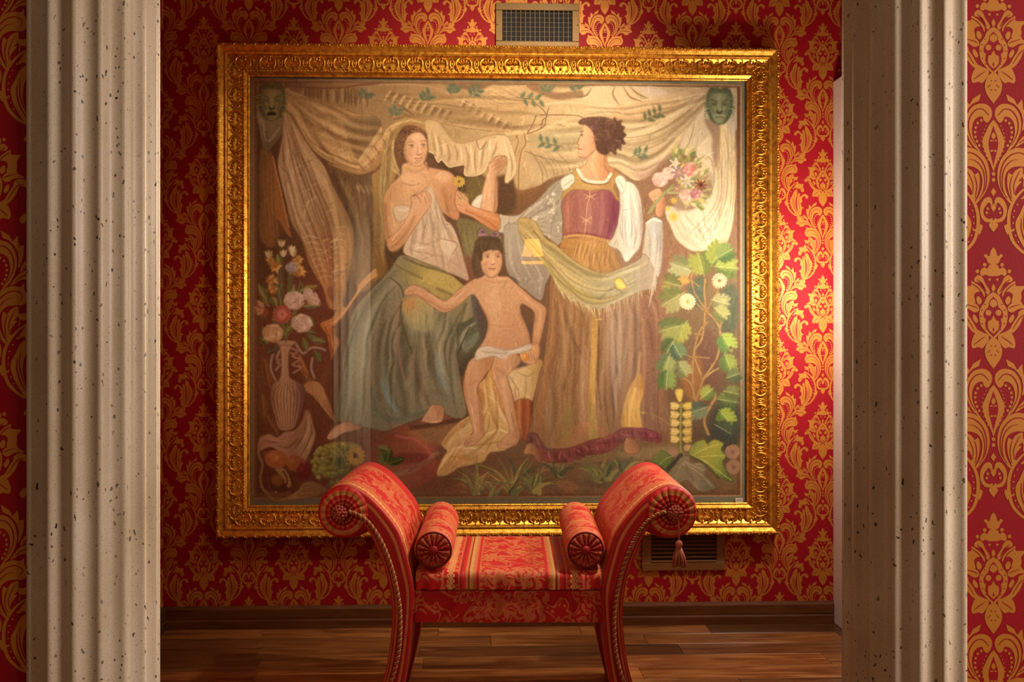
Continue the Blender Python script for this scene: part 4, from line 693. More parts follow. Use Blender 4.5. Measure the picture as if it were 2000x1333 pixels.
    for x, y, a, L, W, c, d in ((1350, 530, -160, 46, 14, 'a4a872', '7a8450'), (1372, 540, -105, 48, 18, '9aa03c', '6c7c30'), (1385, 520, -60, 50, 13, '94a03c', '5e7a34'), (1390, 520, 5, 46, 15, 'a0a844', '667c34'), (1395, 505, -30, 38, 12, '86984a', '557034'), (1330, 560, 195, 40, 13, '94904a', '6d7838'), (1335, 570, 150, 52, 14, 'a09c5c', '707a3c'), (1340, 625, 130, 48, 17, 'a0a440', '66742c'), (1330, 635, 165, 46, 14, '949c4c', '62743c'), (1315, 660, 120, 36, 12, '7d9250', '4c6c3c'), (1305, 690, 110, 40, 13, '98a45c', '5f7c48'), (1310, 670, 60, 34, 12, '6c8c58', '44684c'), (1320, 705, 60, 34, 13, 'a0a868', '6d7c48'), (1300, 720, 95, 40, 10, '86a04c', '4f7838'), (1385, 585, 15, 36, 13, 'a8a468', '7a7c44'), (1390, 600, 40, 34, 11, 'a4a45c', '74783c'), (1405, 650, 60, 40, 14, '9cb03c', '5a8438'), (1412, 690, 70, 36, 12, '8ca03c', '5c7c34'), (1395, 780, 10, 42, 14, '6c803c', '4a6030'), (1400, 800, 50, 40, 13, '9aac30', '5c8028'), (1365, 780, -40, 30, 13, '9ca83c', '5f7c30'), (1380, 795, 160, 38, 13, '74845c', '4c6450'), (1392, 830, 30, 40, 13, '44583c', '34483c'), (1415, 740, -20, 30, 12, '6d7c44', '4c603c'), (1410, 765, 10, 30, 12, '78803c', '5a6430')): frond(x, y, L*1.05, a, c, d)
    daisy(1339, 589, 14, 17, 'dcc89a', 'c89c3c', .26); daisy(1402, 548, 13, 15, 'd6b88c', '8a6028', .24); daisy(1332, 545, 11, 5, 'd0983c', 'a8701c', .3, .6)
    for i in range(5): leaf(1334, 542, 14, 3, 50+i*22, 'd09c3c')
    S('1336,543 1352,552 1362,560', 2.5, 'b08c48', .9); E(1424, 680, 3, 3, '6a3c2c', .9, 1)
    # foxglove-like bells, big ground leaves
    S('1326,790 1325,840 1326,900', 4, '94983c', 1, .8); S('1250,806 1275,812 1304,830', 1.8, '948c4c', .9); S('1285,785 1300,815 1306,826', 1.6, '7d8044', .9); leaf(1255, 807, 10, 3, 180, 'b8a45c')
    for i, (y, c) in enumerate(((795, 'd2b440'), (812, 'd4b84c'), (828, 'd0b04c'), (845, 'ccac44'), (860, 'c6a840'))):
        for s in (-1, 1):
            F([(1326+s*2, y-2), (1326+s*10, y-8), (1326+s*21, y-8), (1326+s*20, y-2), (1326+s*22, y+3), (1326+s*17, y+6), (1326+s*8, y+6)], c if s > 0 else 'd8bc64', 1, .5, out='8a7424', ow=1)
            S([(1326+s*6, y-1), (1326+s*18, y-2)], 2, 'f0dc88', .6, .8)
    F('1314,764 1322,760 1330,764 1327,784 1320,784', 'd8bc44', 1, .5, out='8a7424', ow=1); E(1312, 884, 9, 7, 'b48c64'); E(1340, 876, 9, 7, 'c8a05c'); hatch('1306,884 1316,890', 3, 2, -4, 1.4, '8a6040', .6, 1)
    F('1270,900 1276,888 1290,882 1302,888 1312,898 1310,912 1296,918 1282,908', ((1275, 890), (1305, 915), '7d8c3c', '5c7430'), 1, .7, out='3c4c20'); S('1284,908 1298,896 1310,892', 1.5, 'b4b468', .8)
    F('1342,890 1350,868 1372,860 1378,868 1392,860 1410,868 1405,880 1416,892 1408,905 1418,925 1430,943 1405,935 1385,920 1370,905', ((1345, 880), (1420, 930), '8c9a3c', 'aaa82c', '94a034', '5f7c34'), 1, .7, out='3c5020')
    for a in ('1345,890 1370,900 1400,922 1425,940', '1350,890 1380,875 1400,870', '1360,894 1390,892 1410,892'): S(a, 2, 'd0cc60', .7, .8)
    S('1345,892 1375,910 1400,935', 5, '3c5028', .6, 2)
    F('1300,925 1318,905 1322,895 1342,892 1345,905 1365,905 1376,918 1372,928 1384,938 1395,955 1380,960 1368,964 1352,955 1340,940 1325,945 1310,955 1300,945', ((1310, 910), (1390, 960), '8a8058', '948a64', '7d7a58'), 1, .7, out='4c4428')
    for a in ('1330,905 1345,930 1360,958', '1328,908 1355,920 1388,952', '1325,910 1318,930 1312,950', '1332,903 1352,912 1370,920'): S(a, 2, 'bca878', .7, .8)
    S('1336,912 1350,940', 4, '5a5438', .5, 2); S('1300,918 1318,898 1326,890', 7, '34403c', .8, 2)
    for x, y in ((1428, 884), (1430, 914)): daisy(x, y, 13, 16, 'a8805c', '8a6448', .35)
    # ---- tufts of grass
    for cx, cy, n, L in ((927, 962, 15, 72), (998, 964, 18, 96), (1040, 962, 12, 62), (1088, 928, 9, 40), (1165, 938, 12, 52), (1185, 935, 10, 46), (1215, 920, 8, 36), (960, 964, 8, 40)):
        for i in range(n):
            a = np.radians(-90+(i-(n-1)/2)/n*120+rng.uniform(-8, 8)); l = L*rng.uniform(.6, 1.05); b = rng.uniform(-.35, .35)+np.cos(a)*.35
            x, y = cx+rng.uniform(-8, 8), cy+rng.uniform(-3, 3)
            m1 = (x+l*.5*np.cos(a), y+l*.55*np.sin(a)); e1 = (x+l*np.cos(a)+b*l*.5, y+l*np.sin(a)+abs(b)*l*.35)
            S([(x, y), m1, e1], rng.uniform(6.5, 10), rng.choice(['6f7a40', '8a8c44', '545e34', 'a0944c', '44543c', '7d7840', '5d6b48']), .95, .7, taper=2)
            S([(x+1, y), (m1[0]+1, m1[1]), e1], 1.1, 'b4a65c', .45, .5, taper=2)
    # ---- brush work over everything: short strokes that follow the forms, in slightly shifted local colour
    C(0); lum = blur(CAN.mean(2), 3.); gy, gx = np.gradient(lum)
    for i in range(6500):
        x, y = rng.uniform(499, 1440), rng.uniform(166, 968); c_, r_ = int((x-PX0)*PS), int((y-PY0)*PS)
        g = np.hypot(gx[r_, c_], gy[r_, c_]); a = np.arctan2(gx[r_, c_], -gy[r_, c_]) if g > .5 else rng.normal(1.57, .35)
        l = rng.uniform(5, 13); k = 1+rng.normal(0, .11); col = np.clip(CAN[r_, c_]*k+rng.normal(0, 4, 3), 0, 255)
        S([(x-l*np.cos(a), y-l*np.sin(a)), (x, y), (x+l*np.cos(a), y+l*np.sin(a))], rng.uniform(1., 2.6), col, .5, .7, sm=False, taper=1)
    n1 = rng.normal(0, 1, (GH, GW)).astype(np.float32); n1 = (blur(n1, 1)*2.2+rng.normal(0, .35, (GH, GW)))[..., None]
    np.clip(CAN+n1*4.5, 4, 255, out=CAN)
# ---------------------------------------------------------------- materials of the room
def m_paper_red():
    t = NT('wallpaper_red_ground', .6, 0, .18); n = t.noise(t.coord(), 260, 2)
    t.col(t.mix(n, srgb('860612'), srgb('980a18'))); t.bump(n, .12, .002); return t.m
def m_paper_gold():
    t = NT('wallpaper_gold_print', .5, .25, .3); v = t.coord(); n = t.noise(v, 300, 2); n2 = t.noise(v, 3, 2)
    wv = t.add('TexWave', Vector=v, Scale=330, p_bands_direction='Z').outputs[1]
    c = t.mix(n2, srgb('b87426'), srgb('be7c2e')); t.col(t.mix(t.math('MULTIPLY', wv, .22), c, srgb('7a3c10'))); t.bump(n, .15, .001); return t.m
def m_wood(name, c0, c1, c2, sc=1.):
    t = NT(name, .34, 0, .5); info = t.add('ObjectInfo').outputs['Random']
    base = t.coord('Object', (1.6*sc, 16*sc, 16*sc)); off = t.add('VectorMath', p_operation='ADD', i0=base, i1=t.add('CombineXYZ', i0=t.math('MULTIPLY', info, 37.), i1=t.math('MULTIPLY', info, 91.)).outputs[0]).outputs[0]
    g = t.noise(off, 2.2, 5, .6, 1.2); f = t.noise(t.add('VectorMath', p_operation='MULTIPLY', i0=off, i1=(1, 6, 6)).outputs[0], 3, 3)
    c = t.ramp(g, [(.28, srgb(c0)), (.5, srgb(c1)), (.72, srgb(c2))]); c = t.mix(t.math('MULTIPLY', f, .35), c, srgb(c0))
    val = t.math('ADD', t.math('MULTIPLY', info, 1.05), .38)
    hs = t.add('HueSaturation', Color=c, Value=val, Saturation=1.05); t.col(hs.outputs[0]); t.bump(f, .08, .002); return t.m
def m_marble():
    t = NT('speckled_travertine', .42, 0, .45); v = t.coord()
    n = t.noise(t.coord('Object', (1, 1, .35)), 5, 5, .6); big = t.noise(t.coord('Object', (1, 1, .22)), 2.4, 3)
    c = t.ramp(n, [(.3, srgb('b09c80')), (.5, srgb('c8b8a0')), (.7, srgb('d6cab8'))])
    c = t.mix(t.ramp(big, [(.5, 0), (.72, .6)]), c, srgb('a98a60'))
    vo = t.add('TexVoronoi', Vector=t.add('VectorMath', p_operation='ADD', i0=t.coord('Object', (1, 1, .6)), i1=t.add('VectorMath', p_operation='SCALE', i0=t.add('TexNoise', Vector=v, Scale=60.).outputs[1], Scale=.012).outputs[0]).outputs[0], Scale=105., Randomness=1.)
    size = t.add('SeparateColor', i0=vo.outputs[1]).outputs[0]
    sp = t.math('LESS_THAN', vo.outputs[0], t.math('MULTIPLY_ADD', t.math('POWER', size, 2.2), .20, .06))
    dens = t.ramp(t.noise(v, 7, 2), [(.3, .45), (.55, 1)])
    c = t.mix(t.math('MULTIPLY', sp, dens), c, srgb('3a2a1a')); t.col(c)
    fine = t.math('LESS_THAN', t.add('TexVoronoi', Vector=v, Scale=300.).outputs[0], .24); c2 = t.mix(t.math('MULTIPLY', fine, .55), c, srgb('7a6246')); t.col(c2)
    t.bump(t.math('SUBTRACT', n, t.math('MULTIPLY', sp, .6)), .12, .004); return t.m
def m_plain(name, c, rough=.5, metal=0., bump=0., bs=60, var=.15):
    t = NT(name, rough, metal); n = t.noise(t.coord(), bs, 3); d = tuple(x*(1-var) for x in srgb(c)); t.col(t.mix(n, d, srgb(c)))
    if bump: t.bump(n, bump, .003)
    return t.m
M_RED, M_GOLDP = m_paper_red(), m_paper_gold()
M_FLOOR = m_wood('walnut_strip_floor', '4a2612', '8a5630', 'b48250'); M_BASE = m_wood('walnut_skirting', '4a2a14', '6a3f20', '80502a', .8)
M_MARBLE = m_marble(); M_WHITE = m_plain('white_door_paint', 'f4f2ec', .4); M_CEIL = m_plain('ceiling_plaster', 'b8a890', .9)
M_BRASS = m_plain('aged_brass', '6a4c1a', .5, .4, .1, 40, .25); M_BRONZE = m_plain('dark_bronze', '8a5c2c', .5, .35, .1, 40, .3); M_BLACK = m_plain('duct_dark', '120c08', .8); M_STEEL = m_plain('grey_vane', '6c5c48', .6, .3)
# ---------------------------------------------------------------- wallpaper motif, traced as flat print shapes
UN = .001*1.94/10.256; HP, VP = .1678, .4845
def motif():
    vs, fs, mi = [], [], []
    def poly(p, layer, red, sm=True, n=4):
        q = cr(p, True, n) if sm else p
        if len(q) < 3: return
        tri = tessellate_polygon([[Vector((a, b, 0)) for a, b in q]]); k = len(vs)
        vs.extend([(a, b, .00012*layer+len(mi)*6e-8) for a, b in q]); fs.extend([(k+a, k+b, k+c) for a, b, c in tri]); mi.extend([red]*len(tri))
    def dot(x, y, r, layer=1, red=0): poly([(x+r*math.cos(i*PI/4), y+r*math.sin(i*PI/4)) for i in range(8)], layer, red, False)
    def line(p, wd, layer=3, red=1):
        q = cr(p, False, 4); L, Rr = [], []
        for i in range(len(q)):
            a, b = q[max(0, i-1)], q[min(len(q)-1, i+1)]; dx, dy = b[0]-a[0], b[1]-a[1]; l = math.hypot(dx, dy) or 1
            u = i/(len(q)-1); ww = wd*(.35+.65*math.sin(PI*min(1, .08+u*.9)))/2
            L.append((q[i][0]-dy/l*ww, q[i][1]+dx/l*ww)); Rr.append((q[i][0]+dy/l*ww, q[i][1]-dx/l*ww))
        k = len(vs); n = len(q); zz = .00012*layer+len(mi)*6e-8
        for a, b in zip(L, Rr): vs.append((a[0], a[1], zz)); vs.append((b[0], b[1], zz))
        for i in range(n-1): fs.append((k+2*i, k+2*i+1, k+2*i+3, k+2*i+2)); mi.append(red)
    def both(f, P, *a):
        for s in (1, -1): f([(s*x, y) for x, y in P], *a)
    def dots(P, r, *a):
        for x, y in P:
            for s in (1, -1): dot(s*x, y, r, *a)
    A = lambda s: [(490-float(p.split(',')[0]), 769-float(p.split(',')[1])) for p in s.split()]       # rosette, left half
    H = lambda s: [(float(p.split(',')[0])-195, 769-1256-float(p.split(',')[1])) for p in s.split()]   # heart and scrolls, right half
    def sym(P, *a): poly(P+[(-x, y) for x, y in P[::-1]], *a)
    # rosette
    sym(A('490,165 465,200 455,240 440,255 420,232 395,250 420,275 440,320 490,332'), 1, 0); sym(A('490,325 450,340 430,375 400,362 368,385 360,425 380,445 410,432 450,446 490,446'), 1, 0)
    dots(A('405,337 333,400'), 19)
    both(poly, A('440,625 418,610 398,560 368,512 310,500 302,468 340,438 382,458 412,520 455,590'), 1, 0); sym(A('490,520 470,562 490,604'), 1, 0); dots(A('452,480'), 13)
    both(poly, A('402,648 402,602 362,552 322,520 275,495 268,540 180,545 216,602 214,662 240,702 312,704 300,632 330,600 372,604'), 1, 0)
    both(poly, A('226,690 200,722 145,755 240,762 302,796 352,772 322,716'), 1, 0); both(poly, A('182,765 115,795 130,842 190,832 222,902 282,982 352,1014 402,1000 332,960 292,892 250,832 240,790'), 1, 0)
    both(poly, A('345,640 322,660 330,705 360,720 375,680'), 2, 0); both(poly, A('300,815 285,850 320,900 340,870'), 1, 0)
    sym(A('490,598 430,640 400,700 360,762 350,832 366,922 410,982 470,1044 490,1054'), 2, 0); sym(A('490,645 452,690 440,742 400,790 395,842 416,862 410,922 440,982 490,1034'), 3, 1)
    sym(A('490,668 460,690 455,725 490,752'), 4, 0); dots(A('440,800'), 30, 4); sym(A('490,825 465,872 440,882 440,955 490,1004'), 4, 0); sym(A('490,940 480,965 490,985'), 5, 1, False)
    both(poly, A('436,1012 372,990 312,1000 275,1082 285,1142 342,1132 382,1142 432,1082 444,1052'), 1, 0); sym(A('490,1036 442,1070 406,1152 416,1232 452,1292 490,1342'), 2, 0)
    dots(A('470,1120 455,1165 470,1210 440,1180'), 7, 4, 1); both(line, A('300,1110 350,1070 410,1030'), 9); both(line, A('230,720 300,740 340,760'), 9); both(line, A('150,815 220,840 300,960'), 9); both(line, A('280,520 340,560 385,620'), 9); both(line, A('330,480 380,520 425,600'), 9)
    dots([p for p in A('405,720 378,775 368,835 382,905 418,960')], 6, 5, 1)
    # heart with teardrop
    sym(H('195,240 235,288 276,370 302,432 296,502 262,592 226,662 195,745'), 2, 0); sym(H('195,300 216,362 238,432 240,502 216,602 195,690'), 3, 1)
    sym(H('195,360 216,400 195,432'), 4, 0); sym(H('195,448 215,436 232,458 195,508'), 4, 0); sym(H('195,545 212,530 224,552 195,600'), 4, 0)
    both(poly, H('252,268 212,210 214,142 260,96 322,86 392,110 442,170 467,250 466,332 440,412 402,482 340,545 318,560 360,490 398,402 406,332 390,262 350,218 302,212 292,245'), 1, 0)
    dots(H('315,248 350,275 370,318 375,362 372,408 358,450 335,490'), 14, 2); dots(H('268,300 285,335 296,370 306,410 310,450 300,500 288,545 268,590 250,630'), 7, 2)
    both(line, H('240,200 300,140 370,150 425,220 440,310 420,400 370,490'), 12)
    both(poly, H('318,-10 336,58 400,88 442,132 472,182 487,252 474,350 496,330 528,232 534,128 490,142 476,38 430,98 396,38'), 1, 0, False)
    both(poly, H('408,505 458,432 512,380 590,358 690,360 748,425 692,450 654,492 592,482 562,452 502,456 440,492'), 1, 0); both(poly, H('498,366 518,312 592,246 592,290 640,278 702,300 702,342 642,322 562,332 512,374'), 1, 0)
    both(line, H('450,465 540,410 640,415 700,420'), 12); both(line, H('520,345 590,305 670,310'), 9)
    both(poly, H('352,1042 280,952 240,852 235,742 265,632 330,552 420,512 500,516 534,488 536,542 562,592 556,652 520,692 440,690 380,702 330,742 306,812 312,902 342,982 384,1052'), 1, 0)
    both(line, H('330,1000 272,900 262,780 295,660 370,580 460,560 520,600 500,650'), 12); both(line, H('300,960 280,850 300,720 370,640 440,625'), 10)
    both(poly, H('345,752 380,772 412,730 482,704 476,792 440,832 472,836 420,902 406,962 430,982 392,1044 352,962 332,882 330,802'), 1, 0); both(line, H('375,1000 358,900 368,820 385,780'), 10); both(line, H('400,960 395,870 430,780 460,730'), 9)
    dots(H('195,765 195,822'), 19, 1); sym(H('195,895 222,938 195,982'), 1, 0, False)
    both(line, H('488,890 498,800'), 12, 1, 0); both(poly, H('480,760 500,770 522,768 585,762 556,792 562,822 520,830 490,820 478,790'), 1, 0)
    # third acanthus, reaching to the next column
    both(line, H('600,1562 520,1540 440,1480 380,1400 350,1290 346,1180 368,1080 420,990 490,915 572,862'), 34, 1, 0)
    both(poly, H('572,860 582,895 622,906 692,914 672,962 697,1012 690,1062 650,1072 620,1020 560,1010 500,1050 452,1150 412,1232 424,1332 474,1442 542,1542 604,1552 592,1502 542,1402 522,1302 532,1202 562,1102 540,985 470,1010 520,930'), 1, 0)
    both(poly, H('590,1088 618,1132 590,1182 642,1150 702,1108 772,1140 782,1192 742,1206 702,1152 652,1202 662,1262 630,1302 652,1372 692,1392 652,1422 632,1542 592,1502 562,1402 552,1282 562,1162'), 1, 0)
    both(line, H('470,1190 470,1300 510,1420 580,1530'), 12); both(line, H('500,1130 495,1280 540,1420 600,1530'), 10); both(line, H('590,1200 590,1330 615,1450'), 10); both(line, H('545,1010 620,1000 670,1030'), 9)
    dots(H('470,1000 430,1060 400,1120 390,1180 388,1240 396,1300 412,1360 440,1420'), 9, 2, 0)
    both(poly, H('560,1572 602,1566 640,1600 690,1620 650,1640 640,1690 600,1640 560,1630'), 1, 0); both(poly, H('300,1270 340,1250 360,1290 400,1310 350,1330 330,1350'), 1, 0)
    # lower bracket
    both(poly, H('205,1192 240,1200 282,1172 292,1112 262,1062 242,1042 222,1062 226,1082 206,1062 210,1012 242,986 292,1012 326,1082 322,1162 282,1222 216,1230'), 1, 0); sym(H('195,1048 222,1092 195,1132'), 1, 0, False); sym(H('195,1205 240,1252 222,1292 195,1326'), 1, 0)
    dots(H('262,1140 252,1100'), 14, 2)
    return vs, fs, mi
MV, MF, MI = motif()
MVA = np.array(MV)*[UN, UN, 1]; MVA[:, 1] -= 0
def wallpaper(name, parent, u0, u1, z0, z1, uo, zo, M, hole=None):
    """all the repeats of the print on one wall; (uo, zo) is the centre of one rosette"""
    V, Fs, Is = [], [], []; n = 0; cen = np.array([MVA[list(f)].mean(0) for f in MF])
    for i in range(int((u0-uo)/HP)-3, int((u1-uo)/HP)+4):
        for j in range(-8, 9):
            cx, cz = uo+i*HP, zo+j*VP+(VP/2 if i % 2 else 0)
            if cx < u0-.3 or cx > u1+.3 or cz < z0-.4 or cz > z1+.5: continue
            c = cen+[cx, cz, 0]
            keep = (c[:, 0] > u0) & (c[:, 0] < u1) & (c[:, 1] > z0) & (c[:, 1] < z1)
            if hole: keep &= ~((c[:, 0] > hole[0]) & (c[:, 0] < hole[1]) & (c[:, 1] > hole[2]) & (c[:, 1] < hole[3]))
            if not keep.any(): continue
            V.append(MVA+[cx, cz, .0002]); idx = np.nonzero(keep)[0]
            Fs += [tuple(int(a)+n for a in MF[k]) for k in idx]; Is += [MI[k] for k in idx]; n += len(MVA)
    V = np.vstack(V); P = np.array(M)[:3, :3]@np.vstack([V[:, 0], -V[:, 2], V[:, 1]]); P = P.T+np.array(M)[:3, 3]
    me = bpy.data.meshes.new(name); me.from_pydata(P.tolist(), [], Fs); me.materials.append(M_GOLDP); me.materials.append(M_RED)
    me.polygons.foreach_set('material_index', Is); me.update()
    return ob(name, me, None, parent)
# ---------------------------------------------------------------- walls, ceiling, floor
TOP = 2.8; XL = U(319, 700).x; XR = U(1641, 700).x; FW = 1.8; FB = 2.0
wall = box('wall_back', (XL-.2, W, 0), (XR+.2, W+.15, TOP), M_RED, kind='structure')
ra, rb = U(398, 342), U(1607, 345); HP = (rb.x-ra.x)/14; VP = .4845
FR = dict(x0=U(429, 570).x, x1=U(1514, 570).x, z0=U(1000, 1043).z, z1=U(1000, 97).z)
wp = wallpaper('wallpaper_print', None, XL-.02, XR+.02, .04, TOP, ra.x, ra.z, Matrix.Translation((0, W, 0)), (FR['x0']+.06, FR['x1']-.06, FR['z0']+.06, FR['z1']-.06))
def under(child, par):
    child.parent = par; child.matrix_parent_inverse = Matrix.Translation(par.location).inverted()
under(wp, wall)
wl = box('wall_left', (XL-.15, FB, 0), (XL, W, TOP), M_RED, kind='structure')
under(wallpaper('wallpaper_print', None, FB, W, .04, TOP, W-.10, ra.z+.24, Matrix.Translation((XL, 0, 0))@Matrix.Rotation(R(90), 4, 'Z')), wl)
wr = box('wall_right', (XR, FB, 0), (XR+.15, W, TOP), M_RED, kind='structure')
under(wallpaper('wallpaper_print', None, -W, -FB, .04, TOP, -W+.06, ra.z+.2, Matrix.Translation((XR, 0, 0))@Matrix.Rotation(R(-90), 4, 'Z')), wr)
CY = 1.9; CLX = U(172.5, 600, CY).x; CRX = U(1779, 600, CY).x; CR = 130.5*CY/FPX
fl = box('wall_front_left', (-2.6, FW, 0), (CLX, FB, TOP), M_RED, kind='structure'); fr_ = box('wall_front_right', (CRX, FW, 0), (2.6, FB, TOP), M_RED, kind='structure')
qr = U(1940, 605, FW); ql = U(-25, 350, FW)
under(wallpaper('wallpaper_print', None, -1.75, CLX, .04, TOP, ql.x, ql.z, Matrix.Translation((0, FW, 0))), fl); under(wallpaper('wallpaper_print', None, CRX, 1.75, .04, TOP, qr.x, qr.z, Matrix.Translation((0, FW, 0))), fr_)
box('ceiling', (-2.6, .6, TOP), (2.6, W+.15, TOP+.1), M_CEIL, kind='structure')
floor = box('floor', (-2.6, -2.2, -.06), (2.6, W, -.012), M_FLOOR, kind='structure')
rnd = random.Random(4); PW = .1235
for r in range(16):
    y1 = W-r*PW; x = XL-.35-rnd.uniform(0, .5) if y1 < FB+.1 else XL-rnd.uniform(0, .5)
    while x < XR+.05:
        L = rnd.uniform(.45, .95); a, b = max(x, XL), min(x+L, XR)
        if b-a > .05:
            me = boxmesh('plank', (-(b-a)/2+.0006, -PW/2+.0006, -.012), ((b-a)/2-.0006, PW/2-.0006, 0), .0008)
            o = ob('plank', me, M_FLOOR, floor); o.matrix_parent_inverse = Matrix.Translation(floor.location).inverted(); o.location = ((a+b)/2, y1-PW/2, 0)
        x += L
BT = U(1000, 1179).z
def skirting(name, p0, p1, rz):
    L = (Vector(p1)-Vector(p0)).length; pr = [(0, 0), (.016, 0), (.016, .03), (.013, .036), (.0145, .042), (.0145, BT-.012), (.009, BT), (0, BT)]
    vs = [(s*L, -d, z) for s in (0, 1) for d, z in pr]; n = len(pr); fs = [(i, (i+1) % n, n+(i+1) % n, n+i) for i in range(n)]+[tuple(range(n))[::-1], tuple(range(n, 2*n))]
    o = ob(name, mesh(name, vs, fs), M_BASE, kind='structure'); o.location = p0; o.rotation_euler = (0, 0, rz); return o
skirting('baseboard_back', (XL, W, 0), (XR, W, 0), 0); skirting('baseboard_left', (XL, FB, 0), (XL, W, 0), R(90))
# white door with casing in the right wall
DT = U(1641, 160).z
dr = box('door_1', (XR-.004, 2.75, .01), (XR+.06, W-.12, DT-.075), M_WHITE, kind='structure')
def casing(nm, a, b):
    o = box(nm, a, b, M_WHITE, None, .003); under(o, dr); return o
casing('casing', (XR-.028, W-.095, 0), (XR+.02, W-.001, DT)); casing('casing', (XR-.028, 2.66, 0), (XR+.02, 2.75, DT)); casing('casing', (XR-.028, 2.75, DT-.09), (XR+.02, W-.096, DT))
o = ob('handle', mesh('handle', *tube([(0, 0, 0), (-.05, 0, 0), (-.055, .02, 0), (-.055, .12, 0)], .009)), M_BRASS); o.location = (XR-.004, 2.83, 1.0); under(o, dr); 
for z0, z1 in ((.2, .9), (1.1, DT-.25)):
    under(box('panel', (XR-.012, 2.9, z0), (XR-.003, W-.27, z1), M_WHITE, None, .004), dr)
# ---------------------------------------------------------------- fluted columns
def column(x, phase, label):
    root = empty('fluted_column', (x, CY, 0), phase, label=label, category='column', group='columns flanking the alcove')
    NF, per = 18, 14; vs, fs = [], []; zs = [.36, .40, 1.0, 1.6, 2.2, 2.72]
    ring = []
    for f in range(NF):
        for k in range(per):
            t = k/per; a = 2*PI*(f+t)/NF; e = .16
            if t < e: r = CR
            else: u = (t-e)/(1-e); r = CR*(1-.085*math.sin(PI*u)**.8)
            ring.append((r*math.cos(a), r*math.sin(a)))
    n = len(ring)
    for z in zs: vs += [(a, b, z) for a, b in ring]
    for i in range(len(zs)-1):
        for k in range(n): fs.append((i*n+k, i*n+(k+1) % n, (i+1)*n+(k+1) % n, (i+1)*n+k))
    me = mesh('shaft', vs, fs, True); ob('shaft', me, M_MARBLE, root)
    pr = [(CR*1.02, .36), (CR*1.06, .34), (CR*1.02, .32), (CR*1.1, .30), (CR*1.22, .27), (CR*1.27, .235), (CR*1.22, .20), (CR*1.3, .19), (CR*1.3, .12)]
    vs = [(r*math.cos(2*PI*k/40), r*math.sin(2*PI*k/40), z) for r, z in pr for k in range(40)]; fs = [(i*40+k, i*40+(k+1) % 40, (i+1)*40+(k+1) % 40, (i+1)*40+k) for i in range(len(pr)-1) for k in range(40)]
    # profile runs downwards, so turn the faces outwards
    ob('base', mesh('base', vs, [f[::-1] for f in fs], True), M_MARBLE, root)
    p = box('plinth', (-CR*1.35, -CR*1.35, 0), (CR*1.35, CR*1.35, .125), M_MARBLE, root, .004); p.rotation_euler = (0, 0, -phase)
    vs = [(r*math.cos(2*PI*k/40), r*math.sin(2*PI*k/40), z) for r, z in ((CR, 2.70), (CR*1.08, 2.72), (CR*1.25, 2.77), (CR*1.28, 2.8)) for k in range(40)]
    ob('capital', mesh('capital', vs, [(i*40+k, i*40+(k+1) % 40, (i+1)*40+(k+1) % 40, (i+1)*40+k) for i in range(3) for k in range(40)], True), M_MARBLE, root)
column(CLX, R(-90+8.5), 'pale cream fluted marble column at the left edge of the alcove'); column(CRX, R(-90+2), 'browner shaded fluted marble column standing before the white door casing on the right')
# ---------------------------------------------------------------- framed painting
paint_picture()
fx0, fx1, fz0, fz1 = FR['x0'], FR['x1'], FR['z0'], FR['z1']; FWD, FHT = fx1-fx0, fz1-fz0
def m_gold():
    t = NT('gilded_plaster', .3, .85); v = t.coord(); n = t.noise(v, 55, 4, .6); n2 = t.noise(v, 210, 2)
    c = t.mix(t.ramp(n, [(.42, 0), (.66, .75)]), srgb('e0a53c'), srgb('9a5618')); t.col(c); t.set(t.b, 'Roughness', t.ramp(n2, [(.3, .24), (.7, .46)])); t.bump(n2, .25, .002); return t.m
M_GILT = m_gold()
pic = empty('framed_painting', ((fx0+fx1)/2, W, fz0), label='large gilt-framed painting of two draped women and a child, behind glass', category='painting')
PROF = [(0, 0), (0, .046), (.003, .056), (.009, .061), (.012, .060), (.0135, .057), (.0275, .049), (.0285, .051), (.034, .0525), (.040, .050), (.0415, .045), (.0435, .043), (.055, .035), (.07, .030), (.085, .028), (.0945, .030), (.0955, .033), (.099, .033), (.1085, .024), (.110, .0215), (.1125, .0235), (.1155, .0215), (.1165, .018), (.1165, .004)]
def rail(L):
    n = len(PROF); vs = [(s*(L/2-t), -h, t) for s in (-1, 1) for t, h in PROF]
    return mesh('frame_rail', vs, [(i, i+1, n+i+1, n+i)[::-1] for i in range(n-1)])
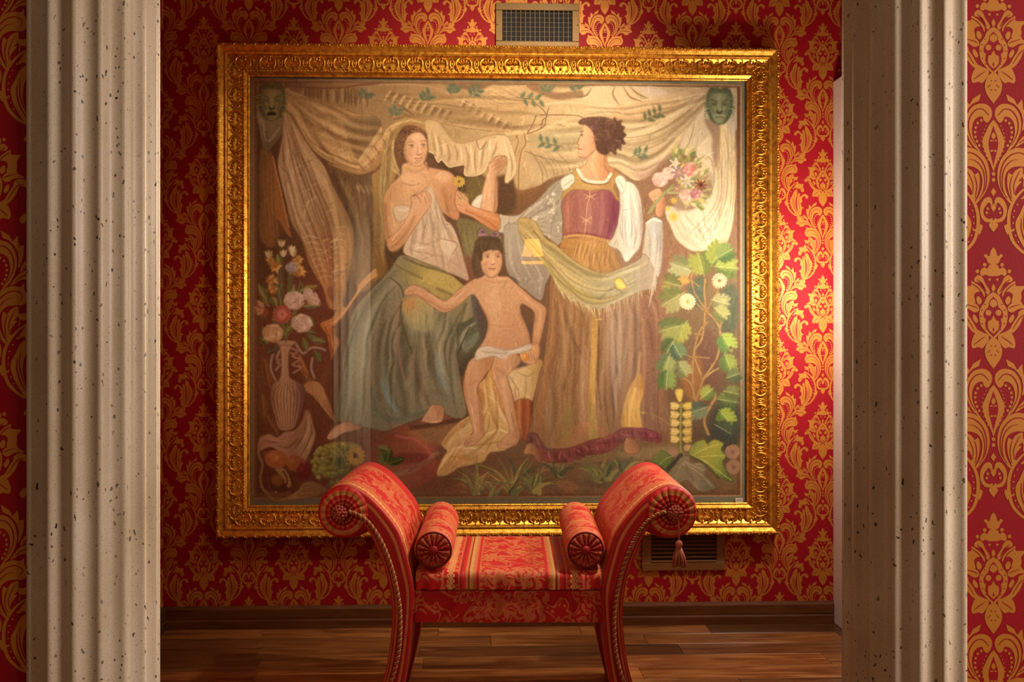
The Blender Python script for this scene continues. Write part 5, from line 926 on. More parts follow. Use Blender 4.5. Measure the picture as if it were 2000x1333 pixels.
def orn():
    """acanthus unit of the frieze: fan of leaves, two scrolls, an oval"""
    P = []; h = lambda t: -(.043-(t-.0435)*.27)
    for a in (-62, -33, 0, 33, 62):
        r = R(a); x, z = .017*math.sin(r), .071-.015*math.cos(r); P.append(([(x+ (px*math.cos(r)-pz*math.sin(r)), h(.07)-.003+py, z-(px*math.sin(r)+pz*math.cos(r))*0+pz*math.cos(r)) for px, py, pz in ball((0, 0, 0), 1, 6, 4, .0042, .006, .010)[0]], ball((0, 0, 0), 1, 6, 4)[1]))
    P.append(ball((0, h(.08)-.004, .079), .006, 7, 4, 1, .9, .8))
    for s in (-1, 1):
        arc = [(s*(.010+.019*math.sin(q)), h(.07)-.004, .069-.022*math.cos(q)) for q in [x*.26 for x in range(12)]]
        P.append(tube(arc, .0035, 5, rf=lambda u: .5+1.0*math.sin(PI*min(1, u+.1))))
        P.append(ball((s*.011, h(.05)-.005, .049), .0042, 6, 4)); P.append(ball((s*.024, h(.088)-.003, .088), .0034, 6, 4)); P.append(ball((s*.008, h(.088)-.003, .089), .003, 5, 3))
    ov = [(.0436+.0075*math.cos(q), h(.068)-.003, .068+.015*math.sin(q)) for q in [2*PI*k/12 for k in range(12)]]
    P.append(tube(ov, .0024, 5, True)); P.append(ball((.0436, h(.068), .068), .004, 6, 4, 1, 1, 1.9)); P.append(ball((.0436, h(.05)-.004, .0475), .0032, 5, 3)); P.append(ball((.0436, h(.09)-.003, .09), .003, 5, 3, 1.6))
    v, f = join(P); return mesh('acanthus_ornament', v, f, True)
ORN = orn(); ORN.materials.append(M_GILT)
def edgeleaf():
    P = []
    for k, (dx, tilt) in enumerate(((-.011, .6), (0, .6), (.011, -.5))):
        P.append(tube([(dx-.006*tilt, -.050, .0008), (dx, -.060, .005), (dx+.008*tilt, -.0625, .0105)], .0036, 5, rf=lambda u: .4+math.sin(PI*min(1, max(0, u)))*.8))
    P.append(ball((.018, -.058, .003), .0034, 5, 4)); v, f = join(P); return mesh('edge_leaf', v, f, True)
EL = edgeleaf(); EL.materials.append(M_GILT)
for nm, L, rot, loc in (('bottom', FWD, 0, (0, 0, 0)), ('right', FHT, -90, (FWD/2, 0, FHT/2)), ('top', FWD, 180, (0, 0, FHT)), ('left', FHT, 90, (-FWD/2, 0, FHT/2))):
    r = ob('frame_rail', rail(L), M_GILT, pic); r.location = loc; r.rotation_euler = (0, R(rot), 0)
    n = int((L-.2)/.0873); 
    for k in range(n+1):
        o = ob('acanthus_ornament', ORN, None, r); o.location = ((k-n/2)*(L-.19)/n, 0, 0)
    m = int((L-.03)/.0385)
    for k in range(m+1):
        o = ob('edge_leaf', EL, None, r); o.location = ((k-m/2)*(L-.035)/m, 0, 0)
    P = []; nb = int((L-.225)/.0062)
    for k in range(nb+1): P.append(ball(((k-nb/2)*.0062, -.0235, .1128), .0025, 6, 4))
    nb2 = int((L-.19)/.0125)
    for k in range(nb2+1): P.append(ball(((k-nb2/2)*.0125, -.0335, .0965), .0026, 5, 3, 1.7))
    v, f = join(P); ob('bead_string', mesh('bead_string', v, f, True), M_GILT, r, kind='stuff')
# the canvas: painted colour grid
def canvas():
    sx = FWD/(1514-429); sz = FHT/(1043-97)
    xs = (np.arange(GW)/PS+PX0-(429+1514)/2)*sx; zs = FHT-(np.arange(GH)/PS+PY0-97)*sz
    V = np.zeros((GH, GW, 3), np.float32); V[..., 0] = xs[None]; V[..., 1] = -.010; V[..., 2] = zs[:, None]
    idx = np.arange(GH*GW).reshape(GH, GW); q = np.stack([idx[1:, :-1], idx[1:, 1:], idx[:-1, 1:], idx[:-1, :-1]], -1).reshape(-1, 4)
    me = bpy.data.meshes.new('canvas'); nv, nf = GH*GW, len(q)
    me.vertices.add(nv); me.vertices.foreach_set('co', V.ravel()); me.loops.add(nf*4); me.loops.foreach_set('vertex_index', q.ravel().astype(np.int32))
    me.polygons.add(nf); me.polygons.foreach_set('loop_start', np.arange(0, nf*4, 4, dtype=np.int32)); me.update(calc_edges=True)
    c = CAN/255.; lin = np.where(c <= .04045, c/12.92, ((c+.055)/1.055)**2.4)**1.10; lin = (lin*.86+lin.mean(2, keepdims=True)*.14)*PAINT_GAIN
    A = np.ones((GH, GW, 4), np.float32); A[..., :3] = np.clip(lin, 0, 1); at = me.color_attributes.new('paint', 'FLOAT_COLOR', 'POINT'); at.data.foreach_set('color', A.ravel())
    t = NT('painted_canvas', .65, 0, .25); a = t.add('VertexColor', p_layer_name='paint'); t.col(a.outputs[0]); me.materials.append(t.m); return me
PAINT_GAIN = np.array([1.06, 1.06, 1.08])
ob('canvas', canvas(), None, pic)
t = NT('picture_glass', .02); t.n.remove(t.b); lw = t.add('LayerWeight', Blend=.5); fz = t.add('Math', p_operation='MULTIPLY_ADD', i0=t.math('POWER', lw.outputs['Facing'], 5.), i1=.9, i2=.085); gl = t.add('BsdfGlossy', Roughness=.012); tr = t.add('BsdfTransparent'); mx = t.add('MixShader', i0=fz.outputs[0], i1=tr.outputs[0], i2=gl.outputs[0]); t.t.links.new(mx.outputs[0], t.n['Material Output'].inputs[0]); M_GLASS = t.m
vs = [(-FWD/2+.105, -.0165, .105), (FWD/2-.105, -.0165, .105), (FWD/2-.105, -.0165, FHT-.105), (-FWD/2+.105, -.0165, FHT-.105)]
ob('glass_pane', mesh('glass_pane', vs, [(0, 1, 2, 3)]), M_GLASS, pic)
q = U(1441, 976)
M_STK = m_plain('sticker_paper', 'd8c8b0', .6); M_INK = m_plain('sticker_ink', '6a5a50', .7)
sx, sz = q.x-pic.location.x, q.z-fz0
s_ = box('number_sticker', (sx-.0135, -.0178, sz-.008), (sx+.0135, -.0171, sz+.008), M_STK, pic); s_['label'] = 'small white paper number sticker'
for k, (dx, hh) in enumerate(((-.006, .006), (0, .006), (.006, .006))):
    v, f = tube([(.0022*math.cos(a), -.0007, .008+.003*math.sin(a)*(1 if k != 1 else .9)) for a in [2*PI*i/10 for i in range(10)]], .0005, 4, True)
    d = ob('digit', mesh('digit', v, f), M_INK, s_); d.location = (dx, 0, 0)
# ---------------------------------------------------------------- air vents
def vent_frame(root, x0, x1, z0, z1, a0, a1, b0, b1, mat, d=.012):
    """four flat bars round an opening"""
    for a, b in (((x0, 0, z0), (x1, -d, b0)), ((x0, 0, b1), (x1, -d, z1)), ((x0, 0, b0), (a0, -d, b1)), ((a1, 0, b0), (x1, -d, b1))):
        box('frame_bar', a, b, mat, root, .0015)
c = U(1049, 92); v = empty('air_vent', (c.x, W, c.z), label='brass air vent with a fine grid above the painting', category='vent')
L = lambda px, py: (U(px, py).x-c.x, U(px, py).z-c.z)
(x0, z1), (x1, z0) = L(968, 7), L(1131, 94); (a0, b1), (a1, b0) = L(981.5, 21.5), L(1117, 83)
vent_frame(v, x0, x1, z0, z1, a0, a1, b0, b1, M_BRASS); box('duct_plate', (a0, -.001, b0), (a1, -.002, b1), M_BLACK, v)
for k in range(14):
    x = a0+(a1-a0)*(k+.78)/14.6; box('vane', (x-.0011, -.004, b0), (x+.0011, -.010, b1), M_STEEL, v)
for k in range(7):
    z = b0+(b1-b0)*(k+.12)/6.6; box('cross_bar', (a0, -.0025, z-.0006), (a1, -.0045, z+.0006), M_STEEL, v)
for x in (x0+.006, x1-.006):
    o = ob('screw', mesh('screw', *ball((0, 0, 0), .0026, 8, 5, 1, .5, 1)), M_BLACK, v); o.location = (x, -.012, (z0+z1)/2)
c = U(1335, 1112); v = empty('air_vent', (c.x, W, c.z), label='dark bronze louvred air vent low on the wall behind the bench', category='vent')
(x0, z1), (x1, z0) = L(1253, 1036), L(1415, 1113); (a0, b1), (a1, b0) = L(1271, 1044), L(1398, 1097)
vent_frame(v, x0, x1, z0, z1, a0, a1, b0, b1, M_BRONZE); box('duct_plate', (a0, -.001, b0), (a1, -.002, b1), M_BLACK, v)
for k in range(7):
    z = b0+(b1-b0)*(k+.4)/7; o = box('louvre', (a0, -.0065, z-.0008), (a1, .0065, z+.0008), M_BRONZE, v); o.location.y = -.008; o.rotation_euler = (R(32), 0, 0)
for x in (x0+.006, x1-.006):
    o = ob('screw', mesh('screw', *ball((0, 0, 0), .0026, 8, 5, 1, .5, 1)), M_BLACK, v); o.location = (x, -.012, (z0+z1)/2)
# ---------------------------------------------------------------- upholstery cloth
GOLD_T, GOLD_L, RED_T, RED_D = srgb('d89a5c'), srgb('e4b674'), srgb('cc1016'), srgb('a80a10')
def cloth(name, stripes=None, flowers=1., scale=1., ground=None, guil=None, length=.9):
    """woven red cloth: UV.x across the stripes (metres), UV.y along them; gold sprays, stripes and a loop border"""
    t = NT(name, .52, 0, .35); t.set(t.b, 'Sheen Weight', .12); t.set(t.b, 'Sheen Roughness', .4); t.set(t.b, 'Sheen Tint', (1., .3, .25, 1))
    uv = t.coord('UV'); sx = t.add('SeparateXYZ', Vector=uv); u, v = sx.outputs[0], sx.outputs[1]
    warp = t.add('TexNoise', Vector=uv, Scale=38.*scale, Detail=2.); wv = t.add('VectorMath', p_operation='MULTIPLY_ADD', i0=warp.outputs[1], i1=(.016/scale, .016/scale, 0), i2=uv).outputs[0]
    vo = t.add('TexVoronoi', Vector=wv, Scale=13.*scale, Randomness=.75)
    dx = t.add('VectorMath', p_operation='SUBTRACT', i0=t.add('VectorMath', p_operation='SCALE', i0=wv, Scale=13.*scale).outputs[0], i1=t.add('VectorMath', p_operation='SCALE', i0=vo.outputs['Position'], Scale=13.*scale).outputs[0]).outputs[0]
    d = t.add('SeparateXYZ', Vector=dx); ang = t.math('ARCTAN2', d.outputs[1], d.outputs[0]); r = vo.outputs[0]
    petal = t.math('ADD', .30, t.math('MULTIPLY', t.math('ABSOLUTE', t.math('COSINE', t.math('MULTIPLY', ang, 3.))), .20))
    rings = t.math('GREATER_THAN', t.math('SINE', t.math('MULTIPLY', t.math('DIVIDE', r, petal), 15.)), -.35)
    flower = t.math('MULTIPLY', t.math('LESS_THAN', r, petal), rings)
    n1 = t.noise(uv, 22*scale, 2, .5, .6); vine = t.math('LESS_THAN', t.math('ABSOLUTE', t.math('SUBTRACT', n1, .5)), .028)
    n2 = t.noise(uv, 90*scale, 2); lace = t.math('MULTIPLY', t.math('GREATER_THAN', n1, .585), t.math('GREATER_THAN', n2, .47))
    pat = t.math('MAXIMUM', flower, t.math('MAXIMUM', vine, lace)); thread = t.add('TexWave', Vector=uv, Scale=230., p_bands_direction='Y').outputs[1]
    pat = t.math('MULTIPLY', pat, t.math('ADD', t.math('MULTIPLY', thread, .45), .25)); pat = t.math('MULTIPLY', pat, flowers)
    g = t.mix(n2, ground or RED_T, RED_D if ground is None else tuple(c*.7 for c in ground)); c = t.mix(pat, g, GOLD_T)
    if stripes:
        L = length; col = t.ramp(t.math('DIVIDE', u, L), [(a/L, cc) for a, cc, _ in stripes], 'CONSTANT'); msk = t.ramp(t.math('DIVIDE', u, L), [(a/L, float(k)) for a, _, k in stripes], 'CONSTANT')
        fine = t.math('ADD', .62, t.math('MULTIPLY', t.noise(t.add('VectorMath', p_operation='MULTIPLY', i0=uv, i1=(1, .08, 1)).outputs[0], 420, 2), .7)); tw = t.math('ADD', .8, t.math('MULTIPLY', t.noise(uv, 160, 1), .4))
        col = t.mix(1., col, t.add('CombineColor', i0=t.math('MULTIPLY', fine, tw), i1=t.math('MULTIPLY', fine, tw), i2=t.math('MULTIPLY', fine, tw)).outputs[0], 'MULTIPLY'); c = t.mix(msk, c, col)
    if guil:
        for (c0, wd) in guil:
            ph = t.math('MULTIPLY', v, 2*PI/.030); uu = t.math('DIVIDE', t.math('SUBTRACT', u, c0), wd)
            k = None
            for s in (1., -1.):
                e = t.math('LESS_THAN', t.math('ABSOLUTE', t.math('SUBTRACT', uu, t.math('MULTIPLY', t.math('SINE', ph), .62*s))), .2); k = e if k is None else t.math('MAXIMUM', k, e)
            ey = t.math('LESS_THAN', t.math('ADD', t.math('POWER', t.math('MULTIPLY', uu, 1.6), 2.), t.math('POWER', t.math('SUBTRACT', t.math('ABSOLUTE', t.math('SINE', ph)), 1.), 2.)), .10); k = t.math('MAXIMUM', k, ey)
            k = t.math('MULTIPLY', k, t.math('LESS_THAN', t.math('ABSOLUTE', uu), 1.)); c = t.mix(t.math('MULTIPLY', k, .85), c, GOLD_L)
    t.col(c); h = t.math('ADD', t.math('MULTIPLY', thread, .3), t.math('ADD', pat, t.math('MULTIPLY', n2, .5))); t.bump(h, .22, .0015); return t.m
R1, R2, R3 = srgb('c42020'), srgb('a81214'), srgb('d46a48'); G1, G2 = srgb('c08444'), srgb('cc9c58')
ST_ARM = [(0, R2, 1), (.008, G1, 1), (.013, R1, 1), (.020, R2, .85), (.024, R2, 0), (.058, R3, 1), (.064, G1, 1), (.069, R1, 1), (.075, G1, 1), (.079, R3, 1), (.086, R1, 1), (.092, G1, .8), (.096, R1, 0), (.40, G1, .8), (.405, R1, 1), (.412, R3, 1), (.42, G1, 1), (.425, R1, 1)]
ST_FACE = [(0, R1, 1), (.004, G1, 1), (.0065, R2, 1), (.011, R3, 1), (.014, G1, 1), (.017, R2, 1), (.026, R1, 1), (.031, R2, 1), (.042, R3, 1), (.046, G1, 1), (.049, R2, 1), (.056, R1, 1)]
ST_SEAT = [(0, R1, 0), (.07, R3, 1), (.075, R1, 0), (.115, R3, 1), (.12, R2, 1), (.128, R1, 1), (.135, G1, 1), (.141, R2, 1), (.146, G2, 1), (.154, G1, 1), (.158, R3, 1), (.164, R1, 1), (.172, G1, 1), (.174, R1, 0), (.352, G1, 1), (.354, R1, 1), (.362, R3, 1), (.368, G1, 1), (.374, G2, 1), (.380, R2, 1), (.386, G1, 1), (.392, R1, 1), (.40, R2, 1), (.408, R3, 1), (.412, R1, 0), (.455, R3, 1), (.46, R1, 0)]
M_ARM = cloth('arm_brocade', ST_ARM, 1., .8, None, [(.041, .0165)], .6); M_FACE = cloth('striped_facing', ST_FACE, 0., 1., R2, None, .06)
M_SEAT = cloth('seat_brocade', ST_SEAT, 1., .85, None, [(.096, .014), (.433, .014)], .53); M_APRON = cloth('apron_damask', None, .85, .8, srgb('c40e14'))
M_BOL = cloth('bolster_brocade', [(0, R3, 1), (.01, R1, 0), (.03, G1, 1), (.036, R3, 1), (.042, G1, 1), (.047, R1, 0), (.14, G1, 1), (.147, R3, 1), (.153, G2, 1), (.158, R1, 0), (.30, G1, 1), (.305, R3, 1), (.312, G1, 1), (.317, R1, 0), (.41, G1, 1), (.416, R3, 1), (.422, G1, 1), (.428, R1, 0)], 1., .9, None, None, .5)
M_PLEAT = cloth('pleated_end_cloth', [(0, R1, 1), (.008, R3, 1), (.012, G1, 1), (.017, G2, 1), (.021, R1, 1), (.030, R3, 1), (.034, R2, 1), (.042, G1, 1), (.045, R2, 1)], 0., 1., R2, None, .1)
M_PIPE = m_plain('dark_red_piping', '7a1014', .6); M_ROSE = m_plain('rose_cord', 'c05a48', .6, 0, .3, 300, .4); M_BTN = m_plain('red_button', '9c1014', .55)
M_ROPE1 = m_plain('gold_cord', 'c89a58', .55, 0, .3, 400, .35); M_ROPE2 = m_plain('red_cord', 'b04a38', .6, 0, .3, 400, .35); M_TAS = m_plain('tassel_thread', 'd07858', .6, 0, .3, 300, .45)
# ---------------------------------------------------------------- scroll-armed bench
DF = .717*W; DB = .857*W; DEP = DB-DF; S = DF/FPX
bc = U(991, 1442, DF*math.cos(YAW)); bx = CAMX+DF*math.sin(YAW)+(991-1000)*S*math.cos(YAW); by = DF*math.cos(YAW)-(991-1000)*S*math.sin(YAW)
bench = empty('scroll_bench', (bx, by, 0), -YAW, label='red damask bench with scrolled arms and rope trim before the painting', category='bench')
P = lambda x, y: ((x-991)*S, CAMZ-(y-666.5)*S)       # front-plane drawing units to local x, z
def PP(s): return [P(*map(float, q.split(','))) for q in s.split()]
OUT = PP('621,1005 624,980 636,962 655,951 680,949 712,965 737,987 763,1017 780,1043 790,1075 799,1108 807,1145 809,1165 806,1200')
LEGR = PP('806,1200 802,1250 797,1293 789,1340 777,1395 765,1443'); LEGL = PP('715,1443 732,1390 747,1333 756,1297 763,1250 766,1197'); INN = PP('766,1197 760,1144 751,1112 742,1087 732,1062 722,1041 700,1049 680,1053 661,1051 640,1040 627,1023')
def offset(loop, d):
    n = len(loop); out = []
    for i in range(n):
        a, b = loop[i-1], loop[(i+1) % n]; dx, dz = b[0]-a[0], b[1]-a[1]; l = math.hypot(dx, dz) or 1; out.append((loop[i][0]+dz/l*d, loop[i][1]-dx/l*d))
    return out
def loft(loop, depth, bev, m=1):
    """upholstered slab: outline swept in depth with rounded rims; UV.x runs with the depth, UV.y round the outline"""
    n = len(loop); acc = [0]
    for i in range(n): acc.append(acc[-1]+math.dist(loop[i], loop[(i+1) % n]))
    rings = []
    for k in range(5): a = k/4*PI/2; rings.append((bev*(1-math.cos(PI/2-a)) if 0 else bev*(1-math.sin(a)), bev*(1-math.cos(a))))
    seq = [(i, y) for i, y in rings]+[(0, depth*.5)]+[(i, depth-y) for i, y in rings[::-1]]
    vs, uv, fs = [], [], []
    for ins, y in seq:
        lo = offset(loop, ins); lo.append(lo[0])
        for k, (x, z) in enumerate(lo): vs.append((m*x, y, z)); uv.append((y, acc[k]))
    N = n+1
    for r in range(len(seq)-1):
        for k in range(n): fs.append((r*N+k, r*N+k+1, (r+1)*N+k+1, (r+1)*N+k))
    for r, fl in ((0, 1), (len(seq)-1, 0)):
        q = [(vs[r*N+k][0], vs[r*N+k][2]) for k in range(n)]
        for t3 in tessellate_polygon([[Vector((a, b, 0)) for a, b in q]]): fs.append(tuple(r*N+k for k in (t3 if fl else t3[::-1])))
    bm = bmesh.new(); me = mesh('t', vs, fs, True, uv); bm.from_mesh(me); bmesh.ops.recalc_face_normals(bm, faces=bm.faces[:]); bm.to_mesh(me); bm.free(); return me
def strip(Lp, Rp, y, m, n, bulge=.004):
    """front facing laid between two edge curves, slightly padded; UV.x across"""
    vs, uv, fs = [], [], []; K = 9; v = 0; pm = None
    for i in range(n):
        a, b = Lp[i], Rp[i]; mid = ((a[0]+b[0])/2, (a[1]+b[1])/2); v += math.dist(mid, pm) if pm else 0; pm = mid
        for k in range(K):
            t = k/(K-1); vs.append((m*(a[0]+(b[0]-a[0])*t), y-bulge*math.sin(PI*t)**.5, a[1]+(b[1]-a[1])*t)); uv.append((.06*t, v))
    for i in range(n-1):
        for k in range(K-1): q = (i*K+k, i*K+k+1, (i+1)*K+k+1, (i+1)*K+k); fs.append(q if m > 0 else q[::-1])
    return mesh('front_facing', vs, [f[::-1] for f in fs], True, uv)
def resample(p, n):
    acc = [0]
    for a, b in zip(p, p[1:]): acc.append(acc[-1]+math.dist(a, b))
    out = []; j = 0
    for i in range(n):
        s = acc[-1]*i/(n-1)
        while j < len(p)-2 and acc[j+1] < s: j += 1
        f = (s-acc[j])/max(1e-9, acc[j+1]-acc[j]); out.append(tuple(a+(b-a)*f for a, b in zip(p[j], p[j+1])))
    return out
def pleated(R0, y, m, cx, cz, n=26, dome=.012, r0=.2, depth=.0028, seed=1):
    """gathered round end: folds radiating from the middle; UV.x is the distance from the rim"""
    rd = random.Random(seed); vs, uv, fs = [], [], []; NA, NR = n*8, 12; amp = [rd.uniform(.5, 1.3) for _ in range(n)]
    for i in range(NR+1):
        t = i/NR; r = R0*(1-t*(1-r0*.4))
        for k in range(NA+1):
            a = 2*PI*k/NA; ph = (k/8) % 1; f = int(k/8) % n
            fold = -depth*amp[f]*(abs(math.cos(PI*ph))**6)*min(1, t*3+.05)*1.6
            vs.append((m*cx+r*math.cos(a), y-dome*math.sin(PI/2*min(1, (1-t)*0+t*1.1))*(1-t*.45)-fold+(.009 if i == 0 else 0), cz+r*math.sin(a))); uv.append((R0-r, a*R0))
    N = NA+1
    for i in range(NR):
        for k in range(NA): fs.append((i*N+k, i*N+k+1, (i+1)*N+k+1, (i+1)*N+k))
    return mesh('pleated_end', vs, fs, True, uv)
def twist(path, r, strand, n=2, turns=60):
    """one strand of a twisted cord"""
    q = resample(path, 420); out = []; L = len(q)
    for i, p in enumerate(q):
        t = Vector(q[min(L-1, i+1)])-Vector(q[max(0, i-1)]); t.normalize(); a = t.cross(Vector((0, 1, 0))).normalized(); b = t.cross(a); ph = 2*PI*(turns*i/L+strand/n)
        out.append(Vector(p)+a*(r*.55*math.cos(ph))+b*(r*.55*math.sin(ph)))
    return tube(out, r*.62, 6)
def rosette(cx, cz, y, r, seed):
    rd = random.Random(seed); parts = [ball((cx, y, cz), r*.8, 12, 8, 1, .7, 1)]
    for ring, n in ((.2, 4), (.55, 9), (.85, 13)):
        for k in range(n):
            a = 2*PI*(k+rd.random()*.4)/n; parts.append(ball((cx+r*ring*math.cos(a), y-r*.72*math.sqrt(max(.05, 1-ring**2)), cz+r*ring*math.sin(a)), r*.22, 7, 5))
    v, f = join(parts); return mesh('knotted_button', v, f, True)
outer = cr(OUT, False, 6); legr = cr(LEGR, False, 5); legl = cr(LEGL, False, 5); inn = cr(INN, False, 6)
armloop = outer+inn[0:-1]
legloop = [outer[-3]]+legr+legl+[inn[2]]
ropepts = PP('684,997 700,1003 722,1020 745,1055 760,1090 772,1130 781,1180 783,1220 780,1270 771,1310 762,1340 748,1395 738,1436')
faceL = resample(cr(PP('690,1022 706,1026 720,1038 732,1062 742,1087 751,1112 760,1144 766,1197 763,1250 756,1297 747,1333 732,1390 716,1440'), False, 6), 60)
faceR = resample(cr(PP('702,962 720,973 741,993 763,1019 779,1045 789,1077 798,1110 806,1147 805,1200 801,1250 796,1293 788,1340 764,1440'), False, 6), 60)
cxs, czs = P(671, 1001)
for m, side in ((1, 'l'), (-1, 'r')):
    arm = ob('scroll_arm', loft(armloop, DEP, .012, m), M_ARM, bench)
    for y0 in (0, DEP-.13):
        lg = ob('leg', loft(legloop, .13, .010, m), M_FACE if 0 else M_ARM, bench); lg.location = (0, y0, 0)
    ob('front_facing', strip(faceL, faceR, -.0005, m, 60), M_FACE, arm)
    pe = ob('pleated_end', pleated(50*S, -.008, m, cxs, czs, 18, .012, .2, .0055, 3 if m > 0 else 5), M_PLEAT, arm)
    bx_, bz_ = P(666, 1000); ob('knotted_button', rosette(m*bx_, bz_, -.020, 15*S, 2), M_ROSE, arm)
    path = [(m*x, -.010-.012*max(0, 1-k/22), z) for k, (x, z) in enumerate(cr(ropepts, False, 8))]
    rp = ob('rope_trim', mesh('rope_trim', *twist(path, .0052, 0, 2, 44), True), M_ROPE1, arm); ob('rope_strand', mesh('rope_strand', *twist(path, .0052, 1, 2, 44), True), M_ROPE2, rp)
    if m < 0:
        tx, tz = -P(662, 1000)[0], P(0, 1052)[1]
        tas = ob('tassel', mesh('tassel', *tube([(tx, -.040, tz+.055), (tx+.0015, -.044, tz+.03), (tx+.001, -.044, tz)], .0022, 6)), M_ROSE, bench); tas['label'] = 'rose tassel hanging from the right scroll'
        ob('tassel_head', mesh('tassel_head', *ball((tx+.001, -.044, tz-.008), .0098, 12, 8, 1, 1, 1.25), True), M_TAS, tas)
        rd = random.Random(8); parts = []
        for k in range(120):
            a = rd.uniform(0, 2*PI); rr = math.sqrt(rd.random()); e = .0205*rr; l = rd.uniform(.043, .053)
            parts.append(tube([(tx+.001+.006*rr*math.cos(a), -.044+.006*rr*math.sin(a), tz-.016), (tx+.001+e*.85*math.cos(a), -.044+e*.85*math.sin(a), tz-.044), (tx+.001+e*math.cos(a+.05), -.044+e*math.sin(a+.05), tz-.016-l)], .0012, 4))
        v, f = join(parts); ob('tassel_skirt', mesh('tassel_skirt', v, f, True), M_TAS, tas, kind='stuff')
# apron rails, seat cushion
ax0, az0 = P(803, 1219); ax1, az1 = P(1189, 1156)
def padded(name, x0, x1, y0, y1, z0, z1, crown, mat, uvmode, nx=60, ny=30, bev=.02, wr=0):
    """soft block: superellipse plan with a crowned top and drawn, wrinkled edges"""
    vs, uv, fs = [], [], []; rd = random.Random(6); ph = [rd.uniform(0, 6) for _ in range(8)]
    prof = []                                     # from bottom edge over the rim to the middle of the top
    ns = 26
    for j in range(ns+1):                         # path across depth: front bottom -> top -> back bottom
        t = j/ns; prof.append(t)
    D = y1-y0; H = z1-z0
    pathp = [(0, 0), (0, H-bev)]+[(bev*(1-math.cos(a)), H-bev+bev*math.sin(a)) for a in (PI/8, PI/4, 3*PI/8, PI/2)]
    pathp += [(bev+(D-2*bev)*k/12, H) for k in range(1, 12)]+[(D-bev*(1-math.cos(a)), H-bev+bev*math.sin(a)) for a in (PI/2, 3*PI/8, PI/4, PI/8)]+[(D, H-bev), (D, 0)]
    acc = [0]
    for a, b in zip(pathp, pathp[1:]): acc.append(acc[-1]+math.dist(a, b))
    for j, (py, pz) in enumerate(pathp):
        for i in range(nx+1):
            t = i/nx; x = x0+(x1-x0)*t; e = math.sin(PI*t)**.35 if 0 < t < 1 else 0; s = math.sin(PI*min(1, max(0, py/D)))**.6
            z = z0+pz+crown*e*s*(1 if pz > H*.6 else 0); y = y0+py; edge = max(0, 1-abs(py-bev*.6)/.035) if py < D/2 else 0
            if wr and edge > 0:
                wv = sum(math.sin(x*f+ph[q]+py*25)*a for q, (f, a) in enumerate(((95, 1), (150, .7), (230, .5)))); y += wr*edge*wv; z += wr*.5*edge*wv
            vs.append((x, y, z)); uv.append((x-x0, acc[j]) if uvmode else (acc[j], x-x0))
    N = nx+1
    for j in range(len(pathp)-1):
        for i in range(nx): fs.append((j*N+i, j*N+i+1, (j+1)*N+i+1, (j+1)*N+i))
    for i in (0, nx): fs.append(tuple(j*N+i for j in range(len(pathp)))[::(1 if i == 0 else -1)])
    fs.append(tuple(range(N))[::-1][:0] or (0, N*(len(pathp)-1), N*(len(pathp)-1)+nx, nx))
    return mesh(name, vs, fs, True, uv)
ob('apron', padded('apron', ax0, ax1, .012, DEP-.012, az0, az1, 0, M_APRON, 1, 40, 10, .006), M_APRON, bench)
cx0, cz0 = P(811, 1154); cx1, cz1 = P(1182, 1119); SEATZ = cz1
ob('seat_cushion', padded('seat_cushion', cx0, cx1, .010, DEP-.010, cz0, cz1, .003, M_SEAT, 1, 120, 30, .02, .0022), M_SEAT, bench)
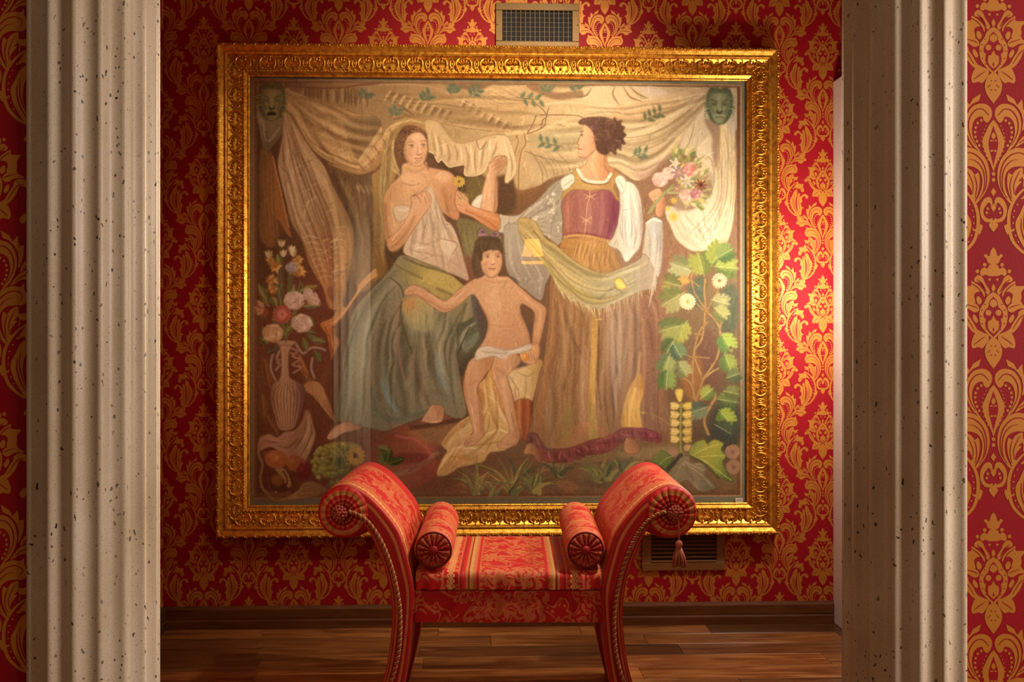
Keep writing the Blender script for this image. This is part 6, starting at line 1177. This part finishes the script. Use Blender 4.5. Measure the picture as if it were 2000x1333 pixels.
# ---------------------------------------------------------------- bolsters (loose cushions)
def bolster(fx, fz, bxp, dirn, label, seed):
    x, z = P(fx, fz); r = 38.5*S; L = DEP*.93; rz = math.atan2(-(bxp-fx)*S, L)
    root = empty('bolster_cushion', (0, 0, 0), 0, label=label, category='cushion', group='round bolster cushions on the bench'); 
    M_ = Matrix.Translation((bx, by, 0))@Matrix.Rotation(-YAW, 4, 'Z')@Matrix.Translation((x, .018, SEATZ+.004))@Matrix.Rotation(rz, 4, 'Z'); root.matrix_world = M_
    vs, uv, fs = [], [], []; NA, NY = 64, 30; rd = random.Random(seed)
    for j in range(NY+1):
        t = j/NY; e = min(t, 1-t)*L; rr = r*(1-.10*max(0, 1-e/.018)**2)
        for k in range(NA+1):
            a = 2*PI*k/NA; q = rr*(1+.012*math.sin(3*a+seed)+.010*math.sin(9*t+2*a)); vs.append((q*math.cos(a), t*L, r+q*math.sin(a)*(.97 if math.sin(a) < 0 else 1.04))); uv.append((t*L, a*r))
    N = NA+1
    for j in range(NY):
        for k in range(NA): fs.append((j*N+k, j*N+k+1, (j+1)*N+k+1, (j+1)*N+k)[::-1])
    ob('body', mesh('body', vs, fs, True, uv), M_BOL, root)
    for y, fl in ((0, 1), (L, -1)):
        e = ob('gathered_end', pleated(r*.9, -.004, 1, 0, 0, 14, .006, .2, .006, seed+1), M_PLEAT if 0 else M_BOLEND, root); e.location = (0, y, r); e.rotation_euler = (0, 0, 0 if fl > 0 else PI)
        ob('button', mesh('button', *ball((0, -.006, 0), 9*S, 14, 8, 1, .5, 1), True), M_BTN, e)
        ob('piping', mesh('piping', *tube([(r*.9*math.cos(2*PI*k/48), -.001, r*.9*math.sin(2*PI*k/48)) for k in range(48)], .0028, 6, True), True), M_PIPE, e)
M_BOLEND = cloth('gathered_end_cloth', None, .7, 1.3, srgb('b4181c'))
bolster(846, 1080, 838, 1, 'brighter red bolster cushion against the left scroll arm', 3); bolster(1145, 1078, 1147, -1, 'darker red bolster cushion against the right scroll arm', 7)
# ---------------------------------------------------------------- lamp behind the viewer, seen mirrored in the picture glass

def floor_lamp(x, y):
    root = empty('floor_lamp', (x, y, 0), 0, label='floor lamp with a yellow pleated shade, mirrored in the picture glass', category='lamp')
    t = NT('glowing_lamp_shade', .8); t.col(srgb('e8b85c')); t.set(t.b, 'Emission Color', srgb('ffb83c')+(1,)); t.set(t.b, 'Emission Strength', 7.)
    n = 48; vs = []
    for z, r in ((1.86, .098), (2.01, .062)):
        for k in range(n): q = r*(1+.02*(k % 2)); vs.append((q*math.cos(2*PI*k/n), q*math.sin(2*PI*k/n), z))
    ob('lamp_shade', mesh('lamp_shade', vs, [(k, (k+1) % n, n+(k+1) % n, n+k) for k in range(n)]), t.m, root)
    v, f = tube([(0, 0, .02), (0, 0, 1.93)], .009, 10); ob('pole', mesh('pole', v, f, True), M_BRASS, root)
    v, f = tube([(0, 0, 0), (0, 0, .012), (0, 0, .03)], .13, 32, rf=lambda u: 1-.75*u*u); ob('base', mesh('base', v, f, True), M_BRASS, root)
    b = box('cross_arm', (-.10, -.01, 1.785), (.10, .01, 1.812), t.m, root, .003)
floor_lamp(.375, -1.6)
